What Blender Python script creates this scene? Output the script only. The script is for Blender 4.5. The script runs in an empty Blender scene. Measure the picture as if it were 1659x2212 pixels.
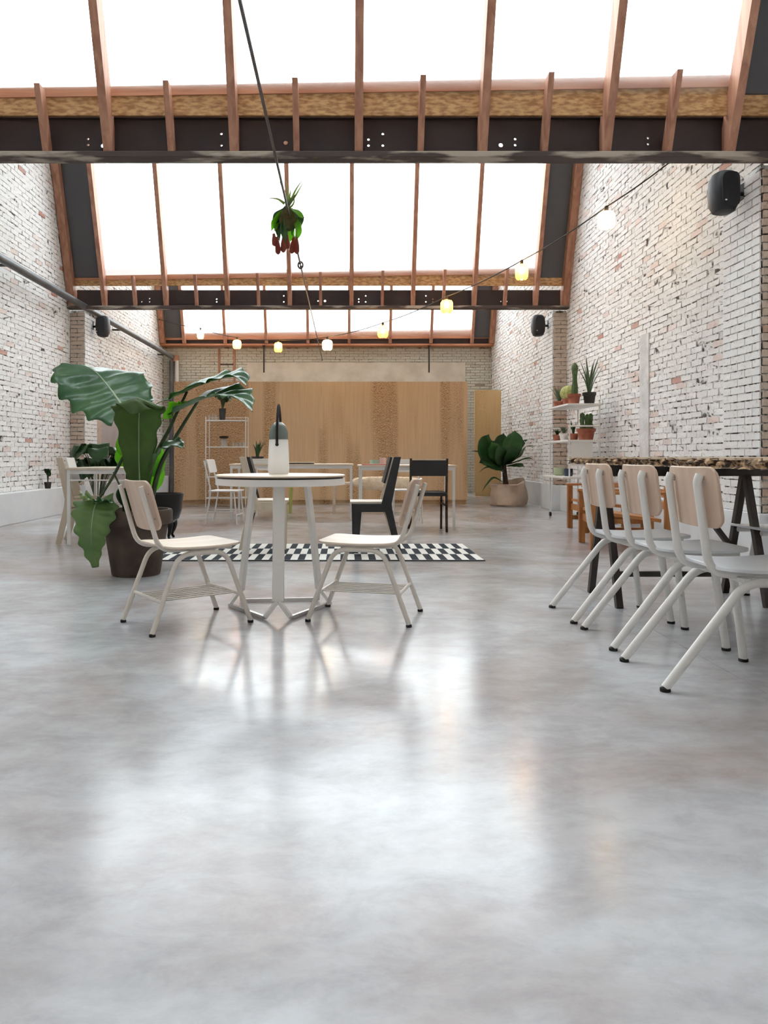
import bpy, bmesh, math, random
from mathutils import Vector, Matrix, Euler
R = math.radians
rnd = random.Random(7)
scene = bpy.context.scene
col = scene.collection

# ------------------------------------------------------------------ camera, sky, exposure
FPX, VX, VY, EYE = 1600.0, 744.0, 986.0, 0.842
cam_d = bpy.data.cameras.new('camera')
cam = bpy.data.objects.new('camera', cam_d); col.objects.link(cam)
cam.location = (0, 0, EYE); cam.rotation_euler = (R(90), 0, 0)
cam_d.sensor_fit = 'HORIZONTAL'; cam_d.sensor_width = 36
cam_d.lens = 36 * FPX / 1659
cam_d.shift_x = (829.5 - VX) / 1659; cam_d.shift_y = -(1106 - VY) / 1659
cam_d.clip_end = 200; cam_d.clip_start = 0.02
scene.camera = cam
world = bpy.data.worlds.new('overcast_sky'); scene.world = world
world.use_nodes = True
bg = world.node_tree.nodes['Background']
bg.inputs[0].default_value = (0.91, 0.965, 1.0, 1); bg.inputs[1].default_value = 8.0
scene.view_settings.view_transform = 'Standard'
scene.view_settings.look = 'None'
scene.view_settings.exposure = 0.0
scene.view_settings.gamma = 1.0
scene.view_settings.use_curve_mapping = False

def at(px, py, Y):
    return Vector(((px - VX) * Y / FPX, Y, EYE - (py - VY) * Y / FPX))

# ------------------------------------------------------------------ helpers
def lin(c):
    c = c / 255.0
    return c / 12.92 if c <= 0.04045 else ((c + 0.055) / 1.055) ** 2.4
def rgb(r, g, b): return (lin(r), lin(g), lin(b), 1.0)

class MB:
    def __init__(s): s.v = []; s.f = []
    def add(s, vs, fs):
        o = len(s.v); s.v += [tuple(v) for v in vs]; s.f += [tuple(i + o for i in f) for f in fs]; return s
    def box(s, c, d, M=None):
        hx, hy, hz = d[0] / 2, d[1] / 2, d[2] / 2
        vs = [Vector((x * hx, y * hy, z * hz)) for x in (-1, 1) for y in (-1, 1) for z in (-1, 1)]
        if M is not None: vs = [M @ v for v in vs]
        vs = [v + Vector(c) for v in vs]
        return s.add(vs, [(0, 1, 3, 2), (4, 6, 7, 5), (0, 4, 5, 1), (2, 3, 7, 6), (0, 2, 6, 4), (1, 5, 7, 3)])
    def bb(s, x0, x1, y0, y1, z0, z1):
        return s.box(((x0 + x1) / 2, (y0 + y1) / 2, (z0 + z1) / 2), (abs(x1 - x0), abs(y1 - y0), abs(z1 - z0)))
    def bar(s, a, b, w, h, up=(0, 0, 1)):
        a, b = Vector(a), Vector(b); t = (b - a); L = t.length; t.normalize()
        u = Vector(up)
        if abs(t.dot(u)) > .98: u = Vector((0, 1, 0))
        x = t.cross(u).normalized(); z = x.cross(t).normalized()
        M = Matrix((x, t, z)).transposed()
        return s.box((a + b) / 2, (w, L, h), M)
    def prism(s, poly, axis, lo, hi):
        n = len(poly)
        def mk(p, q):
            if axis == 'x': return (q, p[0], p[1])
            if axis == 'y': return (p[0], q, p[1])
            return (p[0], p[1], q)
        vs = [mk(p, lo) for p in poly] + [mk(p, hi) for p in poly]
        fs = [tuple(range(n - 1, -1, -1)), tuple(range(n, 2 * n))]
        fs += [(i, (i + 1) % n, n + (i + 1) % n, n + i) for i in range(n)]
        return s.add(vs, fs)
    def tube(s, pts, r, n=8, caps=True, closed=False):
        pts = [Vector(p) for p in pts]
        m = len(pts); rr = r if isinstance(r, (list, tuple)) else [r] * m
        vs = []; prev = None
        for i, p in enumerate(pts):
            if closed: t = pts[(i + 1) % m] - pts[i - 1]
            else: t = pts[min(i + 1, m - 1)] - pts[max(i - 1, 0)]
            t.normalize()
            if prev is None:
                u = Vector((0, 0, 1)) if abs(t.z) < .9 else Vector((0, 1, 0))
                a = t.cross(u).normalized()
            else:
                a = (prev - t * prev.dot(t))
                if a.length < 1e-6: a = t.orthogonal()
                a.normalize()
            prev = a; b = t.cross(a)
            for k in range(n):
                w = 2 * math.pi * k / n
                vs.append(p + (a * math.cos(w) + b * math.sin(w)) * rr[i])
        fs = []
        for i in range(m if closed else m - 1):
            j = (i + 1) % m
            for k in range(n):
                l = (k + 1) % n
                fs.append((i * n + k, i * n + l, j * n + l, j * n + k))
        if caps and not closed:
            fs.append(tuple(range(n - 1, -1, -1))); fs.append(tuple((m - 1) * n + k for k in range(n)))
        return s.add(vs, fs)
    def lathe(s, prof, n=24, c=(0, 0, 0), caps=True):
        vs = []; fs = []; m = len(prof)
        for r, z in prof:
            for k in range(n):
                w = 2 * math.pi * k / n
                vs.append((c[0] + r * math.cos(w), c[1] + r * math.sin(w), c[2] + z))
        for i in range(m - 1):
            for k in range(n):
                l = (k + 1) % n
                fs.append((i * n + k, i * n + l, (i + 1) * n + l, (i + 1) * n + k))
        if caps:
            fs.append(tuple(range(n - 1, -1, -1))); fs.append(tuple((m - 1) * n + k for k in range(n)))
        return s.add(vs, fs)
    def ball(s, c, r, n=12, m=8):
        rx, ry, rz = r if isinstance(r, (list, tuple)) else (r, r, r)
        vs = []; fs = []
        for i in range(m + 1):
            a = math.pi * i / m
            for k in range(n):
                w = 2 * math.pi * k / n
                q = max(math.sin(a), 1e-3)
                vs.append((c[0] + rx * q * math.cos(w), c[1] + ry * q * math.sin(w), c[2] - rz * math.cos(a)))
        for i in range(m):
            for k in range(n):
                l = (k + 1) % n
                fs.append((i * n + k, i * n + l, (i + 1) * n + l, (i + 1) * n + k))
        fs.append(tuple(range(n - 1, -1, -1))); fs.append(tuple(m * n + k for k in range(n)))
        return s.add(vs, fs)
    def rplate(s, w, h, t, r, curve=0.0, n=6, segs=10, M=None, c=(0, 0, 0)):
        """rounded plate in local XY (w x h), thickness t in z, bowed by curve along x"""
        out = []
        for cx, cy, a0 in ((w/2-r, h/2-r, 0), (-w/2+r, h/2-r, 90), (-w/2+r, -h/2+r, 180), (w/2-r, -h/2+r, 270)):
            for k in range(n + 1):
                a = R(a0 + 90 * k / n); out.append((cx + r * math.cos(a), cy + r * math.sin(a)))
        xs = sorted(set([-w/2 + w * i / segs for i in range(segs + 1)]))
        def ext(x):
            d = max(0, abs(x) - (w/2 - r)); return h/2 - r + math.sqrt(max(r*r - d*d, 0))
        xs = sorted(xs + [-(w/2-r) - r*math.sin(R(q)) for q in (30, 60)] + [(w/2-r) + r*math.sin(R(q)) for q in (30, 60)])
        vs = []; fs = []
        for x in xs:
            e = max(ext(x), h * .02); zz = curve * ((2 * x / w) ** 2)
            for y, z in ((-e, -t/2), (e, -t/2), (e, t/2), (-e, t/2)): vs.append(Vector((x, y, z + zz)))
        m = len(xs)
        for i in range(m - 1):
            for k in range(4):
                l = (k + 1) % 4; fs.append((i*4+k, i*4+l, i*4+4+l, i*4+4+k))
        fs += [(3, 2, 1, 0), tuple((m-1)*4 + k for k in range(4))]
        if M is not None: vs = [M @ v for v in vs]
        return s.add([v + Vector(c) for v in vs], fs)
    def mesh(s, name, smooth=True, angle=38):
        me = bpy.data.meshes.new(name); me.from_pydata(s.v, [], s.f)
        bm = bmesh.new(); bm.from_mesh(me); bmesh.ops.recalc_face_normals(bm, faces=bm.faces); bm.to_mesh(me); bm.free()
        if smooth:
            me.polygons.foreach_set('use_smooth', [True] * len(me.polygons))
            me.set_sharp_from_angle(angle=R(angle))
        me.update(); return me
    def build(s, name, mat, parent=None, loc=None, bevel=0, smooth=True, label=None):
        me = s.mesh(name, smooth); me.materials.append(mat)
        return obj(name, me, parent, loc, bevel, label)

def obj(name, me, parent=None, loc=None, bevel=0, label=None):
    o = bpy.data.objects.new(name, me); col.objects.link(o)
    if parent is not None: o.parent = parent
    if loc is not None: o.location = loc
    if bevel:
        m = o.modifiers.new('bevel', 'BEVEL'); m.width = bevel; m.segments = 2; m.limit_method = 'ANGLE'; m.angle_limit = R(40)
    if label: o['label'] = label
    return o
def tag(o, label, cat, group=None):
    o['label'] = label; o['category'] = cat
    if group: o['group'] = group
    return o
def thing(name, label, cat, loc=(0, 0, 0), rz=0, group=None):
    o = bpy.data.objects.new(name, None); col.objects.link(o); o.empty_display_size = .1
    o.location = loc; o.rotation_euler = (0, 0, R(rz)); return tag(o, label, cat, group)
def struct(name, me_or_none, mat=None, parent=None, label=None):
    o = bpy.data.objects.new(name, me_or_none); col.objects.link(o)
    if mat is not None: me_or_none.materials.append(mat)
    o['kind'] = 'structure'
    if label: o['label'] = label
    return o
def copy_tree(o, parent=None):
    c = o.copy(); col.objects.link(c); c.parent = parent
    for ch in o.children: copy_tree(ch, c)
    return c
def dup(o, loc, rz, label, group=None):
    c = copy_tree(o); c.location = loc; c.rotation_euler = (0, 0, R(rz)); c['label'] = label
    if group: c['group'] = group
    return c

def fillet(pts, rad, n=6):
    pts = [Vector(p) for p in pts]; out = [pts[0]]
    for i in range(1, len(pts) - 1):
        p = pts[i]; a = pts[i-1] - p; b = pts[i+1] - p
        r = min(rad, a.length * .48, b.length * .48)
        q0 = p + a.normalized() * r; q1 = p + b.normalized() * r
        for k in range(n + 1):
            t = k / n; out.append(q0 * (1-t)**2 + p * 2*t*(1-t) + q1 * t*t)
    out.append(pts[-1]); return out
def spline(pts, n=24):
    P = [Vector(p) for p in pts]; P = [P[0]*2 - P[1]] + P + [P[-1]*2 - P[-2]]; out = []
    m = len(P) - 3
    for i in range(n + 1):
        u = m * i / n; k = min(int(u), m - 1); t = u - k
        a, b, c, d = P[k], P[k+1], P[k+2], P[k+3]
        out.append(.5 * ((2*b) + (c - a)*t + (2*a - 5*b + 4*c - d)*t*t + (3*b - a - 3*c + d)*t*t*t))
    return out

# ------------------------------------------------------------------ materials
def mat(name, c, rough=.5, metal=0, c2=None, scale=8, detail=4, stretch=(1, 1, 1), bump=0, bscale=None, spec=.5, lo=.35, hi=.65, coord='Object', distort=0):
    m = bpy.data.materials.new(name); m.use_nodes = True; nt = m.node_tree; N = nt.nodes; L = nt.links
    b = N['Principled BSDF']
    b.inputs['Base Color'].default_value = c; b.inputs['Roughness'].default_value = rough
    b.inputs['Metallic'].default_value = metal; b.inputs['Specular IOR Level'].default_value = spec
    if c2 is not None or bump:
        tc = N.new('ShaderNodeTexCoord'); mp = N.new('ShaderNodeMapping'); mp.inputs['Scale'].default_value = stretch
        L.new(tc.outputs[coord], mp.inputs[0])
        nz = N.new('ShaderNodeTexNoise'); nz.inputs['Scale'].default_value = scale; nz.inputs['Detail'].default_value = detail
        nz.inputs['Distortion'].default_value = distort
        L.new(mp.outputs[0], nz.inputs['Vector'])
    if c2 is not None:
        cr = N.new('ShaderNodeValToRGB'); e = cr.color_ramp.elements
        e[0].position = lo; e[0].color = c; e[1].position = hi; e[1].color = c2
        L.new(nz.outputs['Fac'], cr.inputs[0]); L.new(cr.outputs[0], b.inputs['Base Color'])
    if bump:
        bp = N.new('ShaderNodeBump'); bp.inputs['Strength'].default_value = bump; bp.inputs['Distance'].default_value = .01
        src = nz
        if bscale:
            src = N.new('ShaderNodeTexNoise'); src.inputs['Scale'].default_value = bscale; src.inputs['Detail'].default_value = 5
            L.new(mp.outputs[0], src.inputs['Vector'])
        L.new(src.outputs['Fac'], bp.inputs['Height']); L.new(bp.outputs[0], b.inputs['Normal'])
    return m
def wood(name, c, c2, axis='z', scale=5, rough=.5, k=14):
    st = {'x': (1/k*3, 3, 3), 'y': (3, 1/k*3, 3), 'z': (3, 3, 1/k*3)}[axis]
    return mat(name, c, rough, 0, c2, scale, 6, st, bump=.05, distort=.6)
def emit(name, c, s):
    m = bpy.data.materials.new(name); m.use_nodes = True; nt = m.node_tree
    b = nt.nodes['Principled BSDF']; b.inputs['Base Color'].default_value = c
    b.inputs['Emission Color'].default_value = c; b.inputs['Emission Strength'].default_value = s; return m
def leafmat(name, c, c2, scale=6, rough=.32, trans=.35):
    m = mat(name, c, rough, 0, c2, scale, 4, lo=.3, hi=.7); nt = m.node_tree; N = nt.nodes; L = nt.links
    b = N['Principled BSDF']; out = N['Material Output']
    tr = N.new('ShaderNodeBsdfTranslucent'); mx = N.new('ShaderNodeMixShader'); mx.inputs[0].default_value = trans
    tr.inputs[0].default_value = (min(c2[0]*2.2, 1), min(c2[1]*2.4, 1), c2[2]*.9, 1)
    L.new(b.outputs[0], mx.inputs[1]); L.new(tr.outputs[0], mx.inputs[2]); L.new(mx.outputs[0], out.inputs[0]); return m
def glassmat(name, tint=(1, 1, 1, 1), gloss=.06, frost=.1):
    m = bpy.data.materials.new(name); m.use_nodes = True; nt = m.node_tree; N = nt.nodes; L = nt.links
    N.remove(N['Principled BSDF']); out = N['Material Output']
    t = N.new('ShaderNodeBsdfTransparent'); t.inputs[0].default_value = tint
    d = N.new('ShaderNodeBsdfTranslucent'); d.inputs[0].default_value = tint
    g = N.new('ShaderNodeBsdfGlossy'); g.inputs['Roughness'].default_value = .08
    a = N.new('ShaderNodeMixShader'); a.inputs[0].default_value = frost
    b = N.new('ShaderNodeMixShader'); b.inputs[0].default_value = gloss
    L.new(t.outputs[0], a.inputs[1]); L.new(d.outputs[0], a.inputs[2])
    L.new(a.outputs[0], b.inputs[1]); L.new(g.outputs[0], b.inputs[2]); L.new(b.outputs[0], out.inputs[0]); return m

def brickmat(name, paint, pink, red, dirt):
    """white painted brick: per-brick 'tint', large faded patches, small chips"""
    m = bpy.data.materials.new(name); m.use_nodes = True; nt = m.node_tree; N = nt.nodes; L = nt.links
    b = N['Principled BSDF']; b.inputs['Roughness'].default_value = .7; b.inputs['Specular IOR Level'].default_value = .25
    g = N.new('ShaderNodeNewGeometry')
    at_ = N.new('ShaderNodeAttribute'); at_.attribute_name = 'tint'
    r1 = N.new('ShaderNodeValToRGB'); e = r1.color_ramp.elements
    e[0].position = .0; e[0].color = paint; e[1].position = 1; e[1].color = red
    q = r1.color_ramp.elements.new(.90); q.color = paint
    q = r1.color_ramp.elements.new(.95); q.color = pink
    q = r1.color_ramp.elements.new(.988); q.color = pink
    L.new(at_.outputs['Fac'], r1.inputs[0])
    n1 = N.new('ShaderNodeTexNoise'); n1.inputs['Scale'].default_value = .55; n1.inputs['Detail'].default_value = 5; n1.inputs['Roughness'].default_value = .65
    L.new(g.outputs['Position'], n1.inputs['Vector'])
    r2 = N.new('ShaderNodeValToRGB'); r2.color_ramp.elements[0].position = .54; r2.color_ramp.elements[1].position = .80
    L.new(n1.outputs['Fac'], r2.inputs[0])
    mx = N.new('ShaderNodeMix'); mx.data_type = 'RGBA'; L.new(r2.outputs[0], mx.inputs[0]); L.new(r1.outputs[0], mx.inputs[6]); mx.inputs[7].default_value = pink
    n2 = N.new('ShaderNodeTexNoise'); n2.inputs['Scale'].default_value = 20; n2.inputs['Detail'].default_value = 6; n2.inputs['Roughness'].default_value = .7
    L.new(g.outputs['Position'], n2.inputs['Vector'])
    r3 = N.new('ShaderNodeValToRGB'); r3.color_ramp.elements[0].position = .57; r3.color_ramp.elements[1].position = .66
    L.new(n2.outputs['Fac'], r3.inputs[0])
    sc = N.new('ShaderNodeMath'); sc.operation = 'MULTIPLY'; sc.inputs[1].default_value = .55; L.new(r3.outputs[0], sc.inputs[0])
    m2 = N.new('ShaderNodeMix'); m2.data_type = 'RGBA'; L.new(sc.outputs[0], m2.inputs[0]); L.new(mx.outputs[2], m2.inputs[6]); m2.inputs[7].default_value = dirt
    L.new(m2.outputs[2], b.inputs['Base Color'])
    bp = N.new('ShaderNodeBump'); bp.inputs['Strength'].default_value = .75; bp.inputs['Distance'].default_value = .010
    L.new(n2.outputs['Fac'], bp.inputs['Height']); L.new(bp.outputs[0], b.inputs['Normal'])
    return m

M = {}
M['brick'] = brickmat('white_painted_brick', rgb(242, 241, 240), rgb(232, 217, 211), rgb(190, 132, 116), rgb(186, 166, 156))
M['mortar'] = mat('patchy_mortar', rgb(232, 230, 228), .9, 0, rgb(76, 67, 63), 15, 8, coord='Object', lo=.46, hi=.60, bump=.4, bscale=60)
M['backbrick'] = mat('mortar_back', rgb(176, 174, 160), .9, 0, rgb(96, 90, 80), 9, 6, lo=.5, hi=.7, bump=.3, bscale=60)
M['tanshadebrick'] = brickmat('tan_and_shaded_brick', rgb(205, 188, 172), rgb(200, 170, 152), rgb(170, 120, 100), rgb(110, 84, 70))  # tan brick of the door pier; also the shade painted on pilaster fronts
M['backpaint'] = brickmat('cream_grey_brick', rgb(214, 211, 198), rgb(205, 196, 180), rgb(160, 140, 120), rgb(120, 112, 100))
M['plaster'] = mat('old_plaster', rgb(226, 218, 204), .85, 0, rgb(206, 196, 180), 3, 6, bump=.15, bscale=40)
M['cement'] = mat('cement_skim', rgb(228, 229, 230), .85, 0, rgb(206, 204, 202), 6, 7, bump=.6, bscale=30)
M['greyplaster'] = mat('grey_plaster', rgb(176, 166, 164), .8, 0, rgb(190, 180, 178), 2, 4)
M['whiteplinth'] = mat('white_plinth', rgb(232, 234, 236), .55, 0, rgb(222, 225, 228), 3, 3)
M['steel'] = mat('dark_primer_steel', rgb(62, 50, 50), .55, 0, rgb(48, 42, 46), 3, 4, spec=.4)
M['flange'] = mat('weathered_flange', rgb(74, 62, 60), .7, 0, rgb(176, 164, 150), 5, 8, stretch=(.35, 1, 2), lo=.50, hi=.60, bump=.3)
M['redwood'] = wood('rafter_softwood', rgb(186, 138, 112), rgb(156, 106, 84), 'z', 6, .6)
M['sillwood'] = wood('sill_softwood', rgb(204, 146, 112), rgb(178, 116, 86), 'x', 6, .6)
M['osb'] = mat('strand_board', rgb(206, 164, 114), .7, 0, rgb(160, 116, 72), 30, 3, stretch=(.5, 1, 1.4), lo=.4, hi=.62)
M['infill'] = mat('dark_grey_infill', rgb(84, 84, 88), .7)
M['pane'] = glassmat('roof_glass', (.97, .985, .985, 1), .03, .12)
M['roof'] = mat('white_roof_membrane', rgb(228, 228, 226), .8)
M['ply'] = None
M['chairwood'] = wood('pale_beech_ply', rgb(222, 198, 178), rgb(206, 178, 156), 'z', 4, .45)
M['seatwood'] = wood('birch_seat', rgb(238, 222, 205), rgb(228, 208, 188), 'x', 4, .4)
M['cream'] = mat('cream_lacquer', rgb(222, 214, 204), .35, 0, None, spec=.5)
M['whitesteel'] = mat('white_steel', rgb(232, 229, 225), .35)
M['greyseat'] = mat('pale_grey_laminate', rgb(236, 238, 242), .3)
M['black'] = mat('black_paint', rgb(28, 28, 32), .5, 0, rgb(36, 35, 38), 6, 4)
M['blacksteel'] = mat('black_steel', rgb(44, 38, 36), .45, 0, rgb(58, 50, 46), 9, 4)
M['rubber'] = mat('black_rubber', rgb(30, 28, 28), .7)
M['chrome'] = mat('steel_bar', rgb(190, 188, 186), .25, .9)
M['oak'] = wood('oiled_oak', rgb(184, 122, 66), rgb(150, 92, 46), 'z', 5, .45)
M['oakx'] = wood('oiled_oak_seat', rgb(198, 134, 74), rgb(166, 104, 54), 'x', 5, .4)
M['palewood'] = wood('pale_limed_ply', rgb(216, 202, 182), rgb(200, 184, 162), 'z', 4, .5)
M['tablewood'] = wood('birch_top', rgb(230, 214, 194), rgb(214, 194, 170), 'x', 4, .4)
M['bark'] = mat('raw_bark_edge', rgb(52, 34, 26), .9, 0, rgb(206, 172, 134), 40, 8, stretch=(1, .6, 1), lo=.42, hi=.64, bump=.9, distort=.8)
M['slab'] = wood('waxed_slab', rgb(220, 200, 176), rgb(190, 164, 136), 'y', 3, .3)
M['terradark'] = mat('aged_clay', rgb(92, 78, 68), .85, 0, rgb(66, 54, 48), 6, 6, bump=.1)
M['terracotta'] = mat('terracotta', rgb(172, 104, 82), .8, 0, rgb(148, 84, 66), 14, 5)
M['soil'] = mat('soil', rgb(48, 36, 28), .95, 0, rgb(30, 22, 18), 40, 4, bump=.6)
M['iron'] = mat('cast_iron', rgb(22, 22, 24), .35, .3)
M['alocasia'] = leafmat('alocasia_leaf', rgb(52, 92, 66), rgb(80, 120, 78), 5, .27, .28)
M['fresh'] = leafmat('fresh_leaf', rgb(84, 116, 66), rgb(122, 150, 94), 4, .32, .16)
M['olive'] = leafmat('olive_leaf_underside', rgb(58, 84, 36), rgb(84, 110, 50), 7, .4, .3)
M['lime'] = leafmat('young_leaf', rgb(96, 150, 50), rgb(128, 176, 70), 6, .35, .5)
M['darkleaf'] = leafmat('glossy_dark_leaf', rgb(30, 62, 34), rgb(52, 92, 48), 6, .3, .22)
M['vein'] = mat('leaf_vein', rgb(150, 176, 140), .4)
M['stalk'] = mat('leaf_stalk', rgb(62, 84, 44), .45, 0, rgb(44, 60, 34), 6, 3)
M['trunk'] = mat('brown_stem', rgb(70, 52, 36), .8, 0, rgb(46, 34, 26), 20, 4, bump=.4)
M['paperbag'] = mat('paper_sack', rgb(206, 184, 164), .8, 0, rgb(190, 166, 146), 5, 5, bump=.3, bscale=12)
M['cactus'] = mat('cactus_green', rgb(58, 86, 50), .6, 0, rgb(84, 110, 66), 30, 3, bump=.3)
M['barrel'] = mat('spiny_barrel', rgb(150, 158, 84), .7, 0, rgb(196, 196, 130), 40, 3)
M['aloe'] = leafmat('aloe_leaf', rgb(74, 96, 74), rgb(100, 120, 92), 8, .45, .1)
M['greypot'] = mat('charcoal_pot', rgb(46, 46, 48), .6)
M['greenpot'] = mat('sage_glaze', rgb(186, 196, 160), .3)
M['navypot'] = mat('navy_glaze', rgb(50, 60, 84), .3)
M['fur'] = mat('sheepskin', rgb(240, 222, 196), .95, 0, rgb(226, 200, 168), 12, 6, bump=1.0, bscale=60)
M['chartreuse'] = mat('lime_paint', rgb(196, 200, 110), .45)
M['frost'] = None
M['smoke'] = mat('smoke_glass_cap', rgb(108, 118, 112), .25)
M['ceramic'] = mat('white_ceramic', rgb(236, 234, 230), .3)
M['mint'] = mat('mint_ceramic', rgb(176, 210, 190), .3)
M['pinkcup'] = mat('pink_ceramic', rgb(226, 196, 190), .35)
M['redpaper'] = mat('red_paper', rgb(206, 120, 110), .7)
M['paper'] = mat('paper', rgb(236, 232, 226), .7)
M['pipe'] = mat('grey_pipe', rgb(104, 106, 110), .45, .2, rgb(86, 88, 92), 4, 4)
M['whitepipe'] = mat('white_pipe', rgb(222, 222, 220), .4)
M['cable'] = mat('black_cable', rgb(30, 28, 28), .6)
M['rod'] = mat('steel_rod', rgb(92, 88, 88), .45, .5)
M['speaker'] = mat('speaker_black', rgb(34, 36, 40), .55)
M['grille'] = mat('speaker_grille', rgb(24, 25, 28), .7, 0, rgb(40, 41, 45), 160, 1)
M['pitcher'] = leafmat('pitcher', rgb(120, 52, 52), rgb(150, 84, 62), 10, .4, .3)
M['frond'] = leafmat('grey_frond', rgb(120, 136, 116), rgb(150, 160, 140), 6, .5, .4)
M['moss'] = mat('mossy_basket', rgb(96, 84, 50), .95, 0, rgb(70, 76, 40), 24, 5, bump=.8)
M['filament'] = emit('bulb_glow', (1.0, .74, .38, 1), 130)
M['amber'] = glassmat('amber_glass', (1.0, .62, .14, 1), .06, .5)
M['peachglass'] = glassmat('peach_glass', (1.0, .50, .28, 1), .06, .5)
M['clearjar'] = glassmat('clear_jar', (1.0, .93, .80, 1), .08, .35)
M['smallglass'] = glassmat('drinking_glass', (.92, .94, .94, 1), .12, .15)

def plymat(name, c, c2, c3, bandx=1.0):
    m = bpy.data.materials.new(name); m.use_nodes = True; nt = m.node_tree; N = nt.nodes; L = nt.links
    b = N['Principled BSDF']; b.inputs['Roughness'].default_value = .55; b.inputs['Specular IOR Level'].default_value = .3
    tc = N.new('ShaderNodeTexCoord'); mp = N.new('ShaderNodeMapping'); mp.inputs['Scale'].default_value = (2.2, 1, .3)
    oi = N.new('ShaderNodeObjectInfo'); va = N.new('ShaderNodeVectorMath'); va.operation = 'ADD'; L.new(tc.outputs['Object'], va.inputs[0]); L.new(oi.outputs['Location'], va.inputs[1])
    L.new(va.outputs[0], mp.inputs[0])
    w = N.new('ShaderNodeTexWave'); w.wave_type = 'BANDS'; w.bands_direction = 'Z'; w.inputs['Scale'].default_value = 26 * bandx
    w.inputs['Distortion'].default_value = 14; w.inputs['Detail'].default_value = 3; w.inputs['Detail Scale'].default_value = 1.3
    L.new(mp.outputs[0], w.inputs['Vector'])
    n = N.new('ShaderNodeTexNoise'); n.inputs['Scale'].default_value = 2.6; n.inputs['Detail'].default_value = 2
    mp2 = N.new('ShaderNodeMapping'); mp2.inputs['Scale'].default_value = (1, 1, .10); L.new(va.outputs[0], mp2.inputs[0]); L.new(mp2.outputs[0], n.inputs['Vector'])
    r = N.new('ShaderNodeValToRGB'); r.color_ramp.elements[0].color = c; r.color_ramp.elements[1].color = c2
    r.color_ramp.elements[0].position = .25; r.color_ramp.elements[1].position = .9
    L.new(w.outputs['Fac'], r.inputs[0])
    r2 = N.new('ShaderNodeValToRGB'); r2.color_ramp.elements[0].position = .45; r2.color_ramp.elements[1].position = .58; L.new(n.outputs['Fac'], r2.inputs[0])
    f = N.new('ShaderNodeTexNoise'); f.inputs['Scale'].default_value = 60; mp3 = N.new('ShaderNodeMapping'); mp3.inputs['Scale'].default_value = (1, 1, .03)
    L.new(tc.outputs['Object'], mp3.inputs[0]); L.new(mp3.outputs[0], f.inputs['Vector'])
    mx = N.new('ShaderNodeMix'); mx.data_type = 'RGBA'; L.new(r2.outputs[0], mx.inputs[0]); mx.inputs[6].default_value = c; L.new(r.outputs[0], mx.inputs[7])
    m2 = N.new('ShaderNodeMix'); m2.data_type = 'RGBA'; m2.blend_type = 'MULTIPLY'
    rf = N.new('ShaderNodeValToRGB'); rf.color_ramp.elements[0].position = .3; rf.color_ramp.elements[0].color = c3; rf.color_ramp.elements[1].position = .6; rf.color_ramp.elements[1].color = (1, 1, 1, 1)
    L.new(f.outputs['Fac'], rf.inputs[0]); m2.inputs[0].default_value = .5
    L.new(mx.outputs[2], m2.inputs[6]); L.new(rf.outputs[0], m2.inputs[7]); L.new(m2.outputs[2], b.inputs['Base Color']); return m
M['ply'] = plymat('pine_plywood', rgb(222, 189, 150), rgb(158, 112, 72), (.82, .77, .72, 1))
M['plylight'] = plymat('light_plywood', rgb(222, 190, 140), rgb(204, 168, 118), (.85, .8, .75, 1), .6)

def frostmat():
    m = bpy.data.materials.new('opal_glass'); m.use_nodes = True; nt = m.node_tree; b = nt.nodes['Principled BSDF']
    b.inputs['Base Color'].default_value = rgb(250, 248, 245); b.inputs['Roughness'].default_value = .4
    t = nt.nodes.new('ShaderNodeBsdfTranslucent'); t.inputs[0].default_value = (.98, .97, .96, 1)
    mx = nt.nodes.new('ShaderNodeMixShader'); mx.inputs[0].default_value = .7
    nt.links.new(b.outputs[0], mx.inputs[1]); nt.links.new(t.outputs[0], mx.inputs[2]); nt.links.new(mx.outputs[0], nt.nodes['Material Output'].inputs[0]); return m
M['frost'] = frostmat()

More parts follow.
